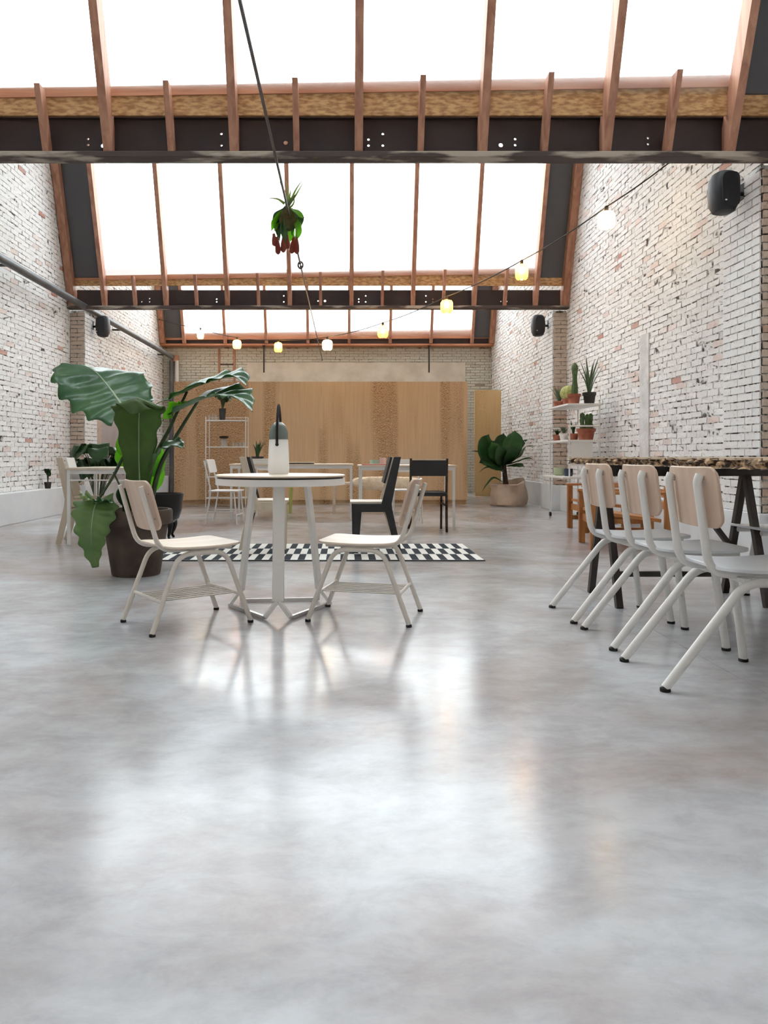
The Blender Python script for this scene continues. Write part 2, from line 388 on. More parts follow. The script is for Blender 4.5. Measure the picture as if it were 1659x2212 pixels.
def floormat():
    m = bpy.data.materials.new('polished_concrete'); m.use_nodes = True; nt = m.node_tree; N = nt.nodes; L = nt.links
    b = N['Principled BSDF']; tc = N.new('ShaderNodeTexCoord')
    def noise(s, d, rg=.5, st=(1, 1, 1), dist=0):
        mp = N.new('ShaderNodeMapping'); mp.inputs['Scale'].default_value = st; L.new(tc.outputs['Object'], mp.inputs[0])
        n = N.new('ShaderNodeTexNoise'); n.inputs['Scale'].default_value = s; n.inputs['Detail'].default_value = d; n.inputs['Roughness'].default_value = rg
        n.inputs['Distortion'].default_value = dist; L.new(mp.outputs[0], n.inputs['Vector']); return n
    def ramp(n, p0, c0, p1, c1):
        r = N.new('ShaderNodeValToRGB'); e = r.color_ramp.elements; e[0].position = p0; e[0].color = c0; e[1].position = p1; e[1].color = c1
        L.new(n.outputs['Fac'], r.inputs[0]); return r
    a = ramp(noise(.75, 8, .58, dist=.35), .32, rgb(160, 153, 152), .64, rgb(202, 205, 209))
    p = ramp(noise(.46, 9, .62, dist=.6), .47, (0, 0, 0, 1), .66, (.85, .85, .85, 1))
    mx = N.new('ShaderNodeMix'); mx.data_type = 'RGBA'; L.new(p.outputs[0], mx.inputs[0]); L.new(a.outputs[0], mx.inputs[6]); mx.inputs[7].default_value = rgb(158, 138, 132)
    sp = ramp(noise(5, 10, .72, (1, 1.6, 1), .3), .42, (1, 1, 1, 1), .78, (.70, .69, .69, 1))
    m2 = N.new('ShaderNodeMix'); m2.data_type = 'RGBA'; m2.blend_type = 'MULTIPLY'; m2.inputs[0].default_value = 1
    L.new(mx.outputs[2], m2.inputs[6]); L.new(sp.outputs[0], m2.inputs[7]); L.new(m2.outputs[2], b.inputs['Base Color'])
    rr = ramp(noise(1.3, 8, .7, dist=.5), .3, (.13, .13, .13, 1), .7, (.24, .24, .24, 1)); L.new(rr.outputs[0], b.inputs['Roughness'])
    b.inputs['Specular IOR Level'].default_value = .27
    nb = noise(2.0, 6, .5); bp = N.new('ShaderNodeBump'); bp.inputs['Strength'].default_value = .05; bp.inputs['Distance'].default_value = .02
    L.new(nb.outputs['Fac'], bp.inputs['Height']); L.new(bp.outputs[0], b.inputs['Normal']); return m
M['floor'] = floormat()

# ------------------------------------------------------------------ room shell
XL, XR, YB, YF, ZT = -4.28, 3.47, 17.50, -5.9, 6.1
D = 5.776
SAW = 1.50                                             # saw cut in the slab
fl = struct('floor', None, label='polished grey concrete floor with mottled brown patches')
MB().bb(XL - .3, SAW - .001, YF - .3, YB + .3, -.12, 0).build('slab', M['floor'], fl)
MB().bb(SAW + .001, XR + .3, YF - .3, YB + .3, -.12, 0).build('slab', M['floor'], fl)
MB().bb(SAW - .01, SAW + .01, YF, YB, -.1, -.006).build('joint_filler', M['rubber'], fl)

BL, BH, BP, BZ = .208, .053, .220, .064
def brick_verts(c, d, jit, rg):
    hx, hy, hz = d[0]/2, d[1]/2, d[2]/2
    return [(c[0] + x*hx + rg.uniform(-jit, jit), c[1] + y*hy + rg.uniform(-jit, jit), c[2] + z*hz + rg.uniform(-jit, jit)) for x in (-1, 1) for y in (-1, 1) for z in (-1, 1)]
BF = [(0, 1, 3, 2), (4, 6, 7, 5), (0, 4, 5, 1), (2, 3, 7, 6), (0, 2, 6, 4), (1, 5, 7, 3)]
def tint_mesh(me, vals):
    a = me.attributes.new('tint', 'FLOAT', 'POINT'); a.data.foreach_set('value', vals)
def brick_tint(rg): return rg.random()

def side_wall(name, X, sgn, matb, y0, y1, z0, z1, singles, label):
    """sgn = +1 when the room lies towards +x; bricks stand proud of a mortar core"""
    w = struct(name, MB().bb(X - sgn * .32, X - sgn * .006, y0 - .3, y1 + .3, 0, z1).mesh(name), M['mortar'], label=label)
    rg = random.Random(hash(name) % 1000 if False else len(name)); cells = []
    row = 0; z = z0 + BZ / 2
    while z < z1 - .02:
        y = y0 + (BP / 2 if row % 2 else 0) + BP / 2
        while y < y1: cells.append((y, z)); y += BP
        z += BZ; row += 1
    def seen(c):
        s = FPX / c[0]; px = VX + X * s; py = VY - (c[1] - EYE) * s
        return 5 < px < 1654 and 356 < py < (975 if sgn < 0 else 1060)
    near = [c for c in cells if c[0] > 6.25 and seen(c)]
    near.sort(key=lambda c: c[0]); pick = set(near[:singles])
    meshes = []
    for k in range(16):
        me = bpy.data.meshes.new('brick'); me.from_pydata(brick_verts((0, 0, 0), (.03, BL, BH), .0055, rg), [], BF)
        bm = bmesh.new(); bm.from_mesh(me); bmesh.ops.recalc_face_normals(bm, faces=bm.faces); bm.to_mesh(me); bm.free()
        me.materials.append(matb); tint_mesh(me, [(.997 if k == 3 else .955 if k == 4 else .3)] * 8); meshes.append(me)
    vs = []; fs = []; tv = []
    for c in cells:
        x = X - sgn * (.015 + rg.uniform(-.004, .004))
        if c in pick:
            k = rg.choice([0, 1, 2, 5, 6, 7, 8, 9, 10, 11, 12, 13, 14, 15] * 8 + [3] + [4] * 4); o = obj('brick', meshes[k], w, (x, c[0], c[1]))
        else:
            n = len(vs); vs += brick_verts((x, c[0], c[1]), (.03, BL, BH), .0055, rg); fs += [tuple(i + n for i in f) for f in BF]
            tv += [brick_tint(rg)] * 8
    me = bpy.data.meshes.new('brickwork'); me.from_pydata(vs, [], fs)
    bm = bmesh.new(); bm.from_mesh(me); bmesh.ops.recalc_face_normals(bm, faces=bm.faces); bm.to_mesh(me); bm.free()
    me.materials.append(matb); tint_mesh(me, tv); o = obj('brickwork', me, w); o['kind'] = 'stuff'
    return w
wl = side_wall('wall_left', XL, 1, M['brick'], YF, YB, .39, ZT, 300, 'white painted brick wall behind the big potted plant')
wr = side_wall('wall_right', XR, -1, M['brick'], YF, YB, .39, ZT, 300, 'white painted brick wall behind the plant shelf')

def frontal_bricks(name, parent, x0, x1, y, z0, z1, m, rg, depth=.03):
    vs = []; fs = []; tv = []; row = 0; z = z0 + BZ / 2
    while z < z1 - .02:
        x = x0 - (BP / 2 if row % 2 else 0)
        while x < x1:
            a, b_ = max(x + .006, x0), min(x + BP - .006, x1)
            if b_ - a > .03:
                n = len(vs); vs += brick_verts(((a + b_)/2, y + rg.uniform(-.003, .003), z), (b_ - a, depth, BH), .003, rg)
                fs += [tuple(i + n for i in f) for f in BF]; tv += [brick_tint(rg)] * 8
            x += BP
        z += BZ; row += 1
    me = bpy.data.meshes.new(name); me.from_pydata(vs, [], fs)
    bm = bmesh.new(); bm.from_mesh(me); bmesh.ops.recalc_face_normals(bm, faces=bm.faces); bm.to_mesh(me); bm.free()
    me.materials.append(m); tint_mesh(me, tv); o = obj(name, me, parent); o['kind'] = 'stuff'; return o

rg = random.Random(5)
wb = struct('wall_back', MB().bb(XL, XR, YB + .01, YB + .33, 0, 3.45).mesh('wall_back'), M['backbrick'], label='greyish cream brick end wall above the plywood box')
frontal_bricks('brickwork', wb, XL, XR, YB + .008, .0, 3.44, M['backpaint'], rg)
MB().bb(-2.3, 2.85, YB - .022, YB + .02, 1.5, 3.06).build('plaster_patch', M['plaster'], wb)
for x in (-2.62, -2.98): MB().bb(x, x + .05, YB - .03, YB + .02, 1.6, 3.38).build('timber_strip', M['redwood'], wb)
for z in (2.75, 3.0): MB().bb(-2.95, -2.6, YB - .02, YB + .02, z, z + .03).build('timber_strip', M['steel'], wb)
wf = struct('wall_front', MB().bb(XL - .3, XR + .3, YF - .3, YF, 0, 4.2).mesh('wall_front'), M['plaster'], label='plain pale end wall behind the viewer')

# pilasters under the beams
for F in (0.0, D, 2 * D):
    for X0, X1, side in ((XL, XL + .22, 'left'), (XR - .21, XR, 'right')):
        w = wl if side == 'left' else wr
        z1 = 3.12
        p = MB().bb(X0, X1, F + .02, F + .58, 0, z1).build('pilaster', M['mortar'], w)
        frontal_bricks('pilaster_brickwork', w, X0 + .004, X1 - .004, F + .012, .4, z1, M['tanshadebrick'], rg)  # white-painted front in shade: the shade is put into the tan colour
        xs = X1 if side == 'left' else X0
        vs = MB()
        row = 0; z = .4
        while z < z1 - BZ:
            cuts = [(F + .02, F + .23), (F + .24, F + .45), (F + .46, F + .58)] if row % 2 else [(F + .02, F + .12), (F + .13, F + .34), (F + .35, F + .58)]
            for a, b_ in cuts: vs.bb(xs - .012, xs + .008 if side == 'left' else xs + .012, a, b_, z, z + BH)
            z += BZ; row += 1
        o = vs.build('pilaster_brickwork', M['brick'], w, smooth=False); o['kind'] = 'stuff'
# white plinths along the side walls
for nm, x0, x1, side in (('baseboard_left', XL - .01, XL + .16, 'left'), ('baseboard_right', XR - .11, XR + .01, 'right')):
    b = struct(nm, None, label='white boxed plinth along the foot of the %s brick wall' % side)
    for F0, F1 in ((YF, -.0), (.58, D), (D + .58, 2*D), (2*D + .58, YB)):
        MB().bb(x0, x1, F0 + .01, F1 - .01, 0, .39).build('plinth_box', M['whiteplinth'], b, bevel=.006)
    for F in (0.0, D, 2 * D):
        MB().bb(x0 if side == 'left' else XR - .24, XL + .25 if side == 'left' else x1, F - .01, F + .61, 0, .395).build('pilaster_plinth', M['whiteplinth'], b, bevel=.006)
# cement strip on the right wall and rendered doorway on the left wall
MB().bb(XR - .012, XR + .01, 8.42, 8.68, .5, 2.25).build('cement_strip', M['cement'], wr, bevel=.004)
d1 = struct('door_1', None, label='grey flush panel closing an opening in the left brick wall')
MB().bb(XL - .02, XL + .03, 12.95, 14.6, .39, 2.02).build('door_panel', M['greyplaster'], d1)
MB().bb(XL - .02, XL + .05, 12.35, 12.92, .39, 1.95).build('brick_pier', M['tanshadebrick'], d1)
frontal_bricks('brickwork', d1, XL, XL + .05, 12.34, .4, 1.95, M['tanshadebrick'], rg)

# ------------------------------------------------------------------ roof: sawtooth bays
SL = 2.76
RX = [-3.71, -2.76, -1.81, -.845, .11, 1.06, 2.005, 2.955]
ZR = 5.95
cl = struct('ceiling', None, label='opaque roof slopes between the glazed bays')
def zs(F, x):                                     # sill top height, rises to the right
    return 3.622 + .140 * (x - XL) / (XR - XL)
for i, F in enumerate((0.0, D, 2*D, 3*D)):
    foot = 3.17 if i < 3 else 3.46
    win = struct('window_%d' % (i + 1), None, label='sloping glazed roof bay with softwood rafters')
    def yf(z): return F - .12 - (z - 3.17) / SL
    T = .16
    def rafter(x, w, z0, z1, t, name, m=M['redwood']):
        yk = F - .036; zk = 3.17 + SL * (t - .12 - (-.036))
        poly = [(yf(z0), z0), (yk, z0), (yk, zk), (yf(z1) + t, z1), (yf(z1), z1)] if i < 3 and zk > z0 else [(yf(z0), z0), (yf(z0) + t, z0), (yf(z1) + t, z1), (yf(z1), z1)]
        MB().prism(poly, 'x', x - w/2, x + w/2).build(name, m, win, smooth=False)
    for x in RX: rafter(x, .062, foot, ZR, T, 'rafter')
    for x in (XL + .07, XR - .06): rafter(x, .11, foot, ZR, T, 'wall_rafter')
    if i < 3:
        for k in range(len(RX) - 1):
            x = (RX[k] + RX[k+1]) / 2
            rafter(x, .042, foot, zs(F, x) - .045, .105, 'rafter_stub')
    # glass panes and dark infill strips
    n = Vector((0, SL, 1)).normalized()
    def sheet(x0, x1, z0, z1, off, th, name, m):
        a = yf(z0) + off; b_ = yf(z1) + off
        MB().prism([(a, z0), (a + th, z0), (b_ + th, z1), (b_, z1)], 'x', x0, x1).build(name, m, win, smooth=False)
    for k in range(len(RX) - 1): sheet(RX[k] - .028, RX[k+1] + .028, 3.60, ZR, T + .002, .006, 'pane', M['pane'])
    sheet(XL, RX[0] - .034, 3.60, ZR, T * .8, .02, 'infill_panel', M['infill'])
    sheet(RX[-1] + .034, XR, 3.60, ZR, T * .8, .02, 'infill_panel', M['infill'])
    for x in RX[:1] + RX[-1:]:
        pass
    # sill board + strand board, both following the rising sill line
    def strip(z0l, z1l, rise0, rise1, y0, y1, name, m):
        vs = [(XL, y0, z0l), (XL, y1, z0l), (XL, y1, z1l), (XL, y0, z1l), (XR, y0, z0l + rise0), (XR, y1, z0l + rise0), (XR, y1, z1l + rise1), (XR, y0, z1l + rise1)]
        MB().add(vs, [(0, 1, 2, 3), (4, 7, 6, 5), (0, 4, 5, 1), (1, 5, 6, 2), (2, 6, 7, 3), (3, 7, 4, 0)]).build(name, m, win, smooth=False)
    yb = yf(3.66) + T + .01
    strip(3.555 if i < 3 else 3.55, 3.622 if i < 3 else 3.70, .115 if i < 3 else .04, .140 if i < 3 else .105, yb, yb + .05, 'sill_board', M['sillwood'])
    if i < 3: strip(3.45 if i < 2 else 3.478, 3.557, .0, .115, yb + .012, yb + .03, 'strand_board', M['osb'])
    # steel beam
    if i < 3:
        tr = struct('trim_%d' % (i + 1), None, label='dark steel beam with bolt holes carrying the rafters')
        yw = F - .030
        me = bpy.data.meshes.new('web'); bm = bmesh.new()
        ztop = 3.456 if i != 2 else 3.43
        holes = {1: [(190, 300), (190, 313), (222, 289), (222, 314), (478, 289), (478, 314), (617, 308), (796, 301), (796, 314), (827, 289), (827, 314), (1082, 313), (1113, 300), (1113, 313), (1400, 298), (1400, 311)],
                 2: [(323, 645), (323, 652), (306, 652), (468, 646), (468, 652), (613, 639), (613, 652), (702, 650), (687, 650), (775, 646), (775, 652), (790, 639), (790, 652), (920, 639), (920, 652), (935, 646), (935, 652), (1082, 651), (1095, 651)]}.get(i, [])
        def ring(pts): 
            v = [bm.verts.new(p) for p in pts]; return [bm.edges.new((v[k], v[(k+1) % len(v)])) for k in range(len(v))]
        es = ring([(XL, yw, 3.17), (XR, yw, 3.17), (XR, yw, ztop), (XL, yw, ztop)])
        big = {(222, 314), (617, 308), (1082, 313), (702, 650)}
        for h in holes:
            p = at(h[0], h[1], yw); r = .017 if h in big else .010
            es += ring([(p.x + r * math.cos(2*math.pi*k/10), yw, p.z + r * math.sin(2*math.pi*k/10)) for k in range(10)])
        bmesh.ops.triangle_fill(bm, use_beauty=True, use_dissolve=False, edges=bm.edges[:], normal=(0, -1, 0))
        g = bmesh.ops.extrude_face_region(bm, geom=bm.faces[:])
        bmesh.ops.translate(bm, vec=(0, .012, 0), verts=[v for v in g['geom'] if isinstance(v, bmesh.types.BMVert)])
        bmesh.ops.recalc_face_normals(bm, faces=bm.faces); bm.to_mesh(me); bm.free(); me.materials.append(M['steel'])
        obj('web', me, tr)
        MB().bb(XL, XR, F - .135, F + .0, 3.125, 3.17).build('bottom_flange', M['flange'], tr, bevel=.004)
        if i != 2: MB().bb(XL, XR, F - .06, F + .05, 3.456, 3.475).build('top_flange', M['steel'], tr)
    else:
        tr = struct('trim_4', None, label='timber wall plate on top of the brick end wall')
        MB().bb(XL, XR, F - .14, YB + .2, 3.42, 3.46).build('wall_plate', M['sillwood'], tr)
        MB().bb(XL, XR, F - .06, F - .02, 3.46, 3.63).build('upstand', M['steel'], tr)
    # opaque slope in front of this bay
    Yr, Yp = yf(ZR) + T + .03, F - D + .20
    MB().prism([(Yr, ZR), (Yr, ZR + .12), (Yp - .05, 3.80), (Yp, 3.70)], 'x', XL - .2, XR + .2).build('roof_slope', M['roof'], cl, smooth=False)
    MB().bb(XL, XR, yf(ZR) - .02, yf(ZR) + T + .03, ZR - .1, ZR).build('ridge_board', M['redwood'], cl)

# ------------------------------------------------------------------ plywood volume and leaning panel
t = thing('plywood_cabin', 'low long plywood box with vivid pine grain standing before the end wall', 'plywood box')
x0, x1, yb_ = -2.98, 2.155, 12.95
seams = [x0, -1.63, -.40, .86, x1]
for a, b_ in zip(seams[:-1], seams[1:]):
    o = MB().bb(-(b_ - a)/2 + .0015, (b_ - a)/2 - .0015, -.009, .009, -1.035, 1.035).build('panel', M['ply'], t, ((a + b_)/2, yb_ + .009, 1.115))
MB().bb(x0, x1, yb_ + .02, yb_ + 2.6, 2.10, 2.15).build('lid', M['ply'], t)
for xx in (x0, x1 - .018): MB().bb(xx, xx + .018, yb_ + .018, yb_ + 2.6, .08, 2.12).build('side_panel', M['ply'], t)
MB().bb(x0 + .02, x1 - .02, yb_ + .05, yb_ + 2.5, 0, .08).build('plinth', M['ply'], t)
t = thing('plywood_sheet', 'pale plywood panel standing upright between the plywood box and the brick wall', 'panel')
MB().bb(2.76, 3.32, 15.7, 15.75, .08, 2.25).build('sheet', M['plylight'], t, bevel=.003)
MB().bb(2.78, 3.30, 15.705, 15.9, 0, .08).build('foot', M['plylight'], t)

# ------------------------------------------------------------------ rug
def rugmat():
    m = bpy.data.materials.new('chequer_weave'); m.use_nodes = True; nt = m.node_tree; N = nt.nodes; L = nt.links
    b = N['Principled BSDF']; b.inputs['Roughness'].default_value = .95; b.inputs['Specular IOR Level'].default_value = .1
    tc = N.new('ShaderNodeTexCoord'); mp = N.new('ShaderNodeMapping'); mp.inputs['Scale'].default_value = (1/.0580, 1/.3740, 1); mp.inputs['Location'].default_value = (0, 0, .5)
    L.new(tc.outputs['Object'], mp.inputs[0]); ck = N.new('ShaderNodeTexChecker'); ck.inputs['Scale'].default_value = 1
    ck.inputs['Color1'].default_value = rgb(236, 234, 228); ck.inputs['Color2'].default_value = rgb(58, 62, 68)
    L.new(mp.outputs[0], ck.inputs[0]); L.new(ck.outputs[0], b.inputs['Base Color'])
    nz = N.new('ShaderNodeTexNoise'); nz.inputs['Scale'].default_value = 300; L.new(tc.outputs['Object'], nz.inputs['Vector'])
    bp = N.new('ShaderNodeBump'); bp.inputs['Strength'].default_value = .5; bp.inputs['Distance'].default_value = .004; L.new(nz.outputs['Fac'], bp.inputs['Height']); L.new(bp.outputs[0], b.inputs['Normal'])
    return m
t = thing('chequered_rug', 'black and white chequered flat woven rug on the concrete floor', 'rug', (1.127, 5.965, 0))
MB().bb(-47 * .058, 0, .008, 3 * .374, .0, .007).build('weave', rugmat(), t)
MB().bb(-47 * .058, .006, -.012, .008, .0, .009).build('binding', M['black'], t)

# ------------------------------------------------------------------ chairs
def school_chair(name, label, group, kind):
    """x forward, origin on the floor between the rear feet"""
    t = thing(name, label, 'chair', group=group)
    if kind == 'rack':
        r, W, fx, z1 = .0125, .192, .52, .372
        leg = lambda s: fillet([(0, s*W, .012), (.135, s*.18, z1), (.385, s*.18, z1), (fx, s*W, .012)], .07)
        up = lambda s: fillet([(.44, s*.135, z1 + .018), (.055, s*.14, z1 + .018), (-.035, s*.14, .70)], .07)
        seat = (.275, .40, .44, .40); bk = (.605, .25, .33, -.012); mseat, mbk, mfr = M['seatwood'], M['chairwood'], M['cream']
    else:
        r, W, fx, z1 = .0165, .195, .49, .388
        leg = lambda s: fillet([(0, s*W, .012), (.295, s*.185, z1), (.44, s*.185, z1 - .004), (fx, s*W, .012)], .06)
        up = lambda s: fillet([(.58, s*.125, z1 + .02), (.195, s*.12, z1 + .02), (.150, s*.12, .750), (.160, s*.12, .775)], .075)
        seat = (.410, .40, .39, .43); bk = (.690, .228, .385, .178); mseat, mbk, mfr = M['greyseat'], M['chairwood'], M['whitesteel']
    for s in (-1, 1):
        p = leg(s); h = len(p) // 2
        for q, fx_ in ((p[:h+1], 0), (p[h:], fx)):
            lg = MB().tube(q, r, 10).build('leg', mfr, t)
            MB().lathe([(r + .002, 0), (r + .003, .004), (r + .002, .012)], 10, (fx_, s*W, 0)).build('foot_cap', M['rubber'], lg)
        MB().tube(up(s), r * .95, 10).build('back_tube', mfr, t)
    sx, sd, sw, sz = seat
    if kind == 'rack':
        MB().rplate(sd, sw - .04, .012, .05, .008, c=(sx, 0, sz)).build('seat', mseat, t, bevel=.003)
    else:
        MB().rplate(sd, sw, .014, .055, .010, c=(sx, 0, sz - .005)).build('seat', mseat, t, bevel=.003)
    bz, bh, bw, bx = bk
    lean = math.atan2(.045, .35) if kind != 'rack' else math.atan2(.09, .31)
    Mx = Matrix.Rotation(-lean, 3, 'Y') @ Matrix(((0, 0, 1), (1, 0, 0), (0, 1, 0)))
    if kind == 'rack': cx = .055 - .09 * (bz - z1) / .31 + .020
    else: cx = .195 - .045 * (bz - z1) / .35 + .022
    bo = MB().rplate(bw, bh, .012, .045, .022, c=(cx, 0, bz), M=Mx).build('backrest', mbk, t, bevel=.003)
    for s in (-1, 1):
        for dz in (-.06, .06):
            yy = .14 if kind == 'rack' else .12
            MB().ball((cx + .012 - (dz * .25), s * yy, bz + dz), .006, 8, 5).build('rivet', M['chrome'], bo)
    if kind == 'rack':
        zr = .150
        xr, xf = .135 * zr / z1, fx - (fx - .385) * zr / z1
        MB().tube([(xr, -W + .005, zr), (xr, W - .005, zr)], .009, 8).build('rack_rail', mfr, t)
        MB().tube([(xf, -W + .005, zr), (xf, W - .005, zr)], .009, 8).build('rack_rail', mfr, t)
        for k in range(7):
            y = -.13 + .26 * k / 6
            MB().tube([(xr, y, zr), (xf, y, zr)], .0035, 6).build('rack_wire', mfr, t)
    else:
        MB().bb(.29, .31, -.185, .185, z1 - .004, z1 + .012).build('seat_rail', mfr, t)
        MB().bb(.42, .44, -.185, .185, z1 - .004, z1 + .012).build('seat_rail', mfr, t)
    return t
c0 = school_chair('school_chair', 'cream tube chair with wire rack under its birch seat, beside the dark clay pot', None, 'rack')
c0.location = (-1.01, 3.61, 0); c0.rotation_euler = (0, 0, R(36.3))
dup(c0, (.365, 3.84, 0), 165.8, 'cream tube chair with wire rack, across the round table from the clay pot')
d0 = school_chair('classroom_chair', 'thick tube chair', None, 'grey')
d0.location = (1.15, 2.85, 0); d0['label'] = 'thick tube grey seat chair at the bark edged table, third from its far trestle'
dup(d0, (1.167, 3.41, 0), 0, 'thick tube grey seat chair at the bark edged table, middle of the three')
dup(d0, (1.157, 3.93, 0), 0, 'thick tube grey seat chair at the bark edged table, closest to its far trestle')
dup(d0, (2.93, 4.30, 0), 180, 'thick tube chair alone on the brick wall side of the bark edged table')

# plank chairs
def plank_chair(name, label, ml, mr, mseat, mback, group=None):
    t = thing(name, label, 'chair', group=group)
    prof = [(-.025, 0), (.025, 0), (.118, .355), (.322, .355), (.350, 0), (.398, 0), (.408, .425), (.150, .425), (.042, .83), (-.018, .83), (.062, .425), (.056, .37)]
    for y0, m, nm in ((.17, ml, 'side_frame'), (-.20, mr, 'side_frame')):
        MB().prism(prof, 'y', y0, y0 + .03).build(nm, m, t, bevel=.003, smooth=False)
    MB().bb(.085, .42, -.17, .17, .425, .443).build('seat', mseat, t, bevel=.003)
    MB().prism([(.115, .60), (.133, .604), (.072, .83), (.054, .826)], 'y', -.17, .17).build('backrest', mback, t, bevel=.002, smooth=False)
    MB().bb(.33, .35, -.17, .17, .33, .40).build('front_rail', mr, t)
    MB().bb(.10, .12, -.17, .17, .33, .40).build('rear_rail', mr, t)
    return t
p0 = plank_chair('plank_chair', 'plank chair on the chequered rug, showing its black side frame and pale seat', M['black'], M['palewood'], M['palewood'], M['black'])
p0.location = (.47, 6.58, .008); p0.rotation_euler = (0, 0, R(180))
dup(p0, (-.93, 6.78, .008), 4, 'plank chair on the chequered rug behind the lantern, showing its pale side frame')
p1 = plank_chair('plywood_chair', 'pale plywood plank chair with white backrest tucked at the small desk', M['palewood'], M['palewood'], M['palewood'], M['ceramic'])
p1.location = (-2.79, 7.34, 0); p1.rotation_euler = (0, 0, R(8))

# dark framed dining chair with black panel
t = thing('dining_chair', 'dark wood dining chair with black back panel and black seat at the dining table', 'chair', (.935, 8.22, 0), 90)
for s in (-1, 1):
    MB().bar((0, s*.20, 0), (.03, s*.20, .42), .026, .026).bar((.03, s*.20, .42), (-.03, s*.20, .82), .024, .024).build('rear_leg', M['trunk'], t)
    MB().bar((.40, s*.19, 0), (.38, s*.19, .41), .024, .024).build('front_leg', M['trunk'], t)
    MB().bar((.02, s*.19, .30), (.39, s*.19, .30), .016, .02).build('side_stretcher', M['trunk'], t)
MB().bb(-.032, -.008, -.205, .205, .625, .80).build('backrest', M['black'], t, bevel=.004)
MB().bb(-.034, -.006, -.205, .205, .80, .812).build('backrest_trim', M['tablewood'], t)
MB().bb(.0, .42, -.205, .205, .40, .445).build('seat', M['black'], t, bevel=.01)

# white wire dining chairs
def wire_chair(label):
    t = thing('wire_chair', label, 'chair')
    r = .010
    for s in (-1, 1):
        MB().tube(fillet([(0, s*.18, 0), (.07, s*.17, .41), (-.02, s*.165, .79)], .05), r, 8).build('rear_leg', M['whitesteel'], t)
        MB().tube([(.40, s*.18, 0), (.36, s*.17, .41)], r, 8).build('front_leg', M['whitesteel'], t)
        MB().tube([(.02, s*.175, .16), (.385, s*.175, .16)], .007, 6).build('side_stretcher', M['whitesteel'], t)
    MB().bb(.04, .40, -.185, .185, .405, .422).build('seat', M['whitesteel'], t, bevel=.004)
    MB().rplate(.34, .17, .014, .03, .02, c=(.012, 0, .72), M=Matrix.Rotation(-.22, 3, 'Y') @ Matrix(((0, 0, 1), (1, 0, 0), (0, 1, 0)))).build('backrest', M['whitesteel'], t, bevel=.003)
    MB().tube([(.39, -.175, .12), (.39, .175, .12)], .007, 6).build('front_stretcher', M['whitesteel'], t)
    return t
w0 = wire_chair('thin white steel chair at the end of the long dining table, below the wire shelf')
w0.location = (-1.70, 9.32, 0); w0.rotation_euler = (0, 0, R(-6))
dup(w0, (-1.12, 10.95, 0), -82, 'thin white steel chair behind the long dining table facing the round table')
dup(w0, (.80, 9.72, 0), -90, 'thin white steel chair facing the dark dining chair across the short dining table')

# ------------------------------------------------------------------ round table with lamp
cx, cy = -.353, 4.10
t = thing('round_table', 'small round white table with tripod base between the two rack chairs', 'table', (cx, cy, 0))
MB().lathe([(.350, .731), (.357, .735), (.357, .740), (.350, .743)], 64).build('tabletop', M['tablewood'], t)
MB().lathe([(.345, .722), (.345, .731)], 64).build('shadow_gap', M['blacksteel'], t)
MB().lathe([(.340, .686), (.356, .688), (.356, .722), (.340, .722)], 64, caps=False).build('apron', M['whitesteel'], t)
MB().lathe([(.340, .700), (.340, .720)], 64).build('under_plate', M['whitesteel'], t)
ang = (-88, 34, 158)
pts = []
for a in ang:
    d = Vector((math.cos(R(a)), math.sin(R(a)), 0)); n_ = Vector((-d.y, d.x, 0))
    top = d * .17 + Vector((0, 0, .70)); bot = d * .25 + Vector((0, 0, .085))
    wdt = .062 if a == -88 else .038
    MB().bar(top, bot, wdt, .03, up=d).build('leg', M['whitesteel'], t, bevel=.004)
    for s in (-1, 1):
        q = d * .285 + n_ * s * .068 + Vector((0, 0, .012)); pts.append(q)
        MB().bar(bot + Vector((0, 0, .01)), q, .020, .020).build('leg_fork', M['whitesteel'], t)
for a, b_ in ((1, 2), (3, 4), (5, 0)): MB().bar(pts[a], pts[b_], .018, .018).build('floor_bar', M['chrome'], t)

t = thing('lantern', 'white opal glass lantern with grey dome cap and black strap on the round table', 'lantern', (-.367, 4.13, .743))
MB().lathe([(.050, 0), (.058, .008), (.060, .03), (.057, .12), (.053, .19), (.050, .215), (.046, .218)], 32).build('glass_body', M['frost'], t)
MB().lathe([(.0525, .192), (.0535, .215), (.050, .245), (.040, .270), (.022, .287), (.004, .292)], 32).build('dome_cap', M['smoke'], t)
MB().tube(spline([(-.004, -.058, .165), (-.004, -.056, .26), (-.002, -.040, .33), (0, 0, .385), (.004, .04, .33), (.006, .054, .26), (.006, .056, .2)], 24), .0075, 8).build('strap', M['rubber'], t)
MB().ball((-.004, -.058, .165), .010, 8, 6).build('stud', M['rubber'], t)

# ------------------------------------------------------------------ bark edged trestle table
t = thing('trestle_table', 'long live edge slab table with rough bark rim on black steel trestles', 'table')
rg2 = random.Random(11)
X0, X1, Y0, Y1, zt, zb = 1.50, 2.45, 1.55, 4.97, .838, .793
per = []
def seg(a, b_, n):
    for k in range(n): per.append(Vector(a).lerp(Vector(b_), k / n))
seg((X0, Y0), (X0, Y1 - .05), 110); seg((X0, Y1 - .05), (X0 + .06, Y1), 4); seg((X0 + .06, Y1), (X1, Y1), 34); seg((X1, Y1), (X1, Y0), 110); seg((X1, Y0), (X0, Y0), 34)
cen = Vector(((X0 + X1)/2, (Y0 + Y1)/2)); n = len(per)
def off(p, d):
    v = Vector((p.x - cen.x, (p.y - cen.y))); nx = 1 if abs(abs(v.x) - .475) < .07 else 0
    o = Vector((math.copysign(d, v.x) if nx else 0, math.copysign(d, v.y) if abs(abs(v.y) - 1.71) < .03 else 0)); return p + o
lv = [(zt - .004, -.012), (zt - .012, .004), (zt - .022, .010), (zb + .010, .002), (zb + .002, -.016)]
vs = []; fs = []
wob = [rg2.uniform(-.010, .010) for _ in range(n)]
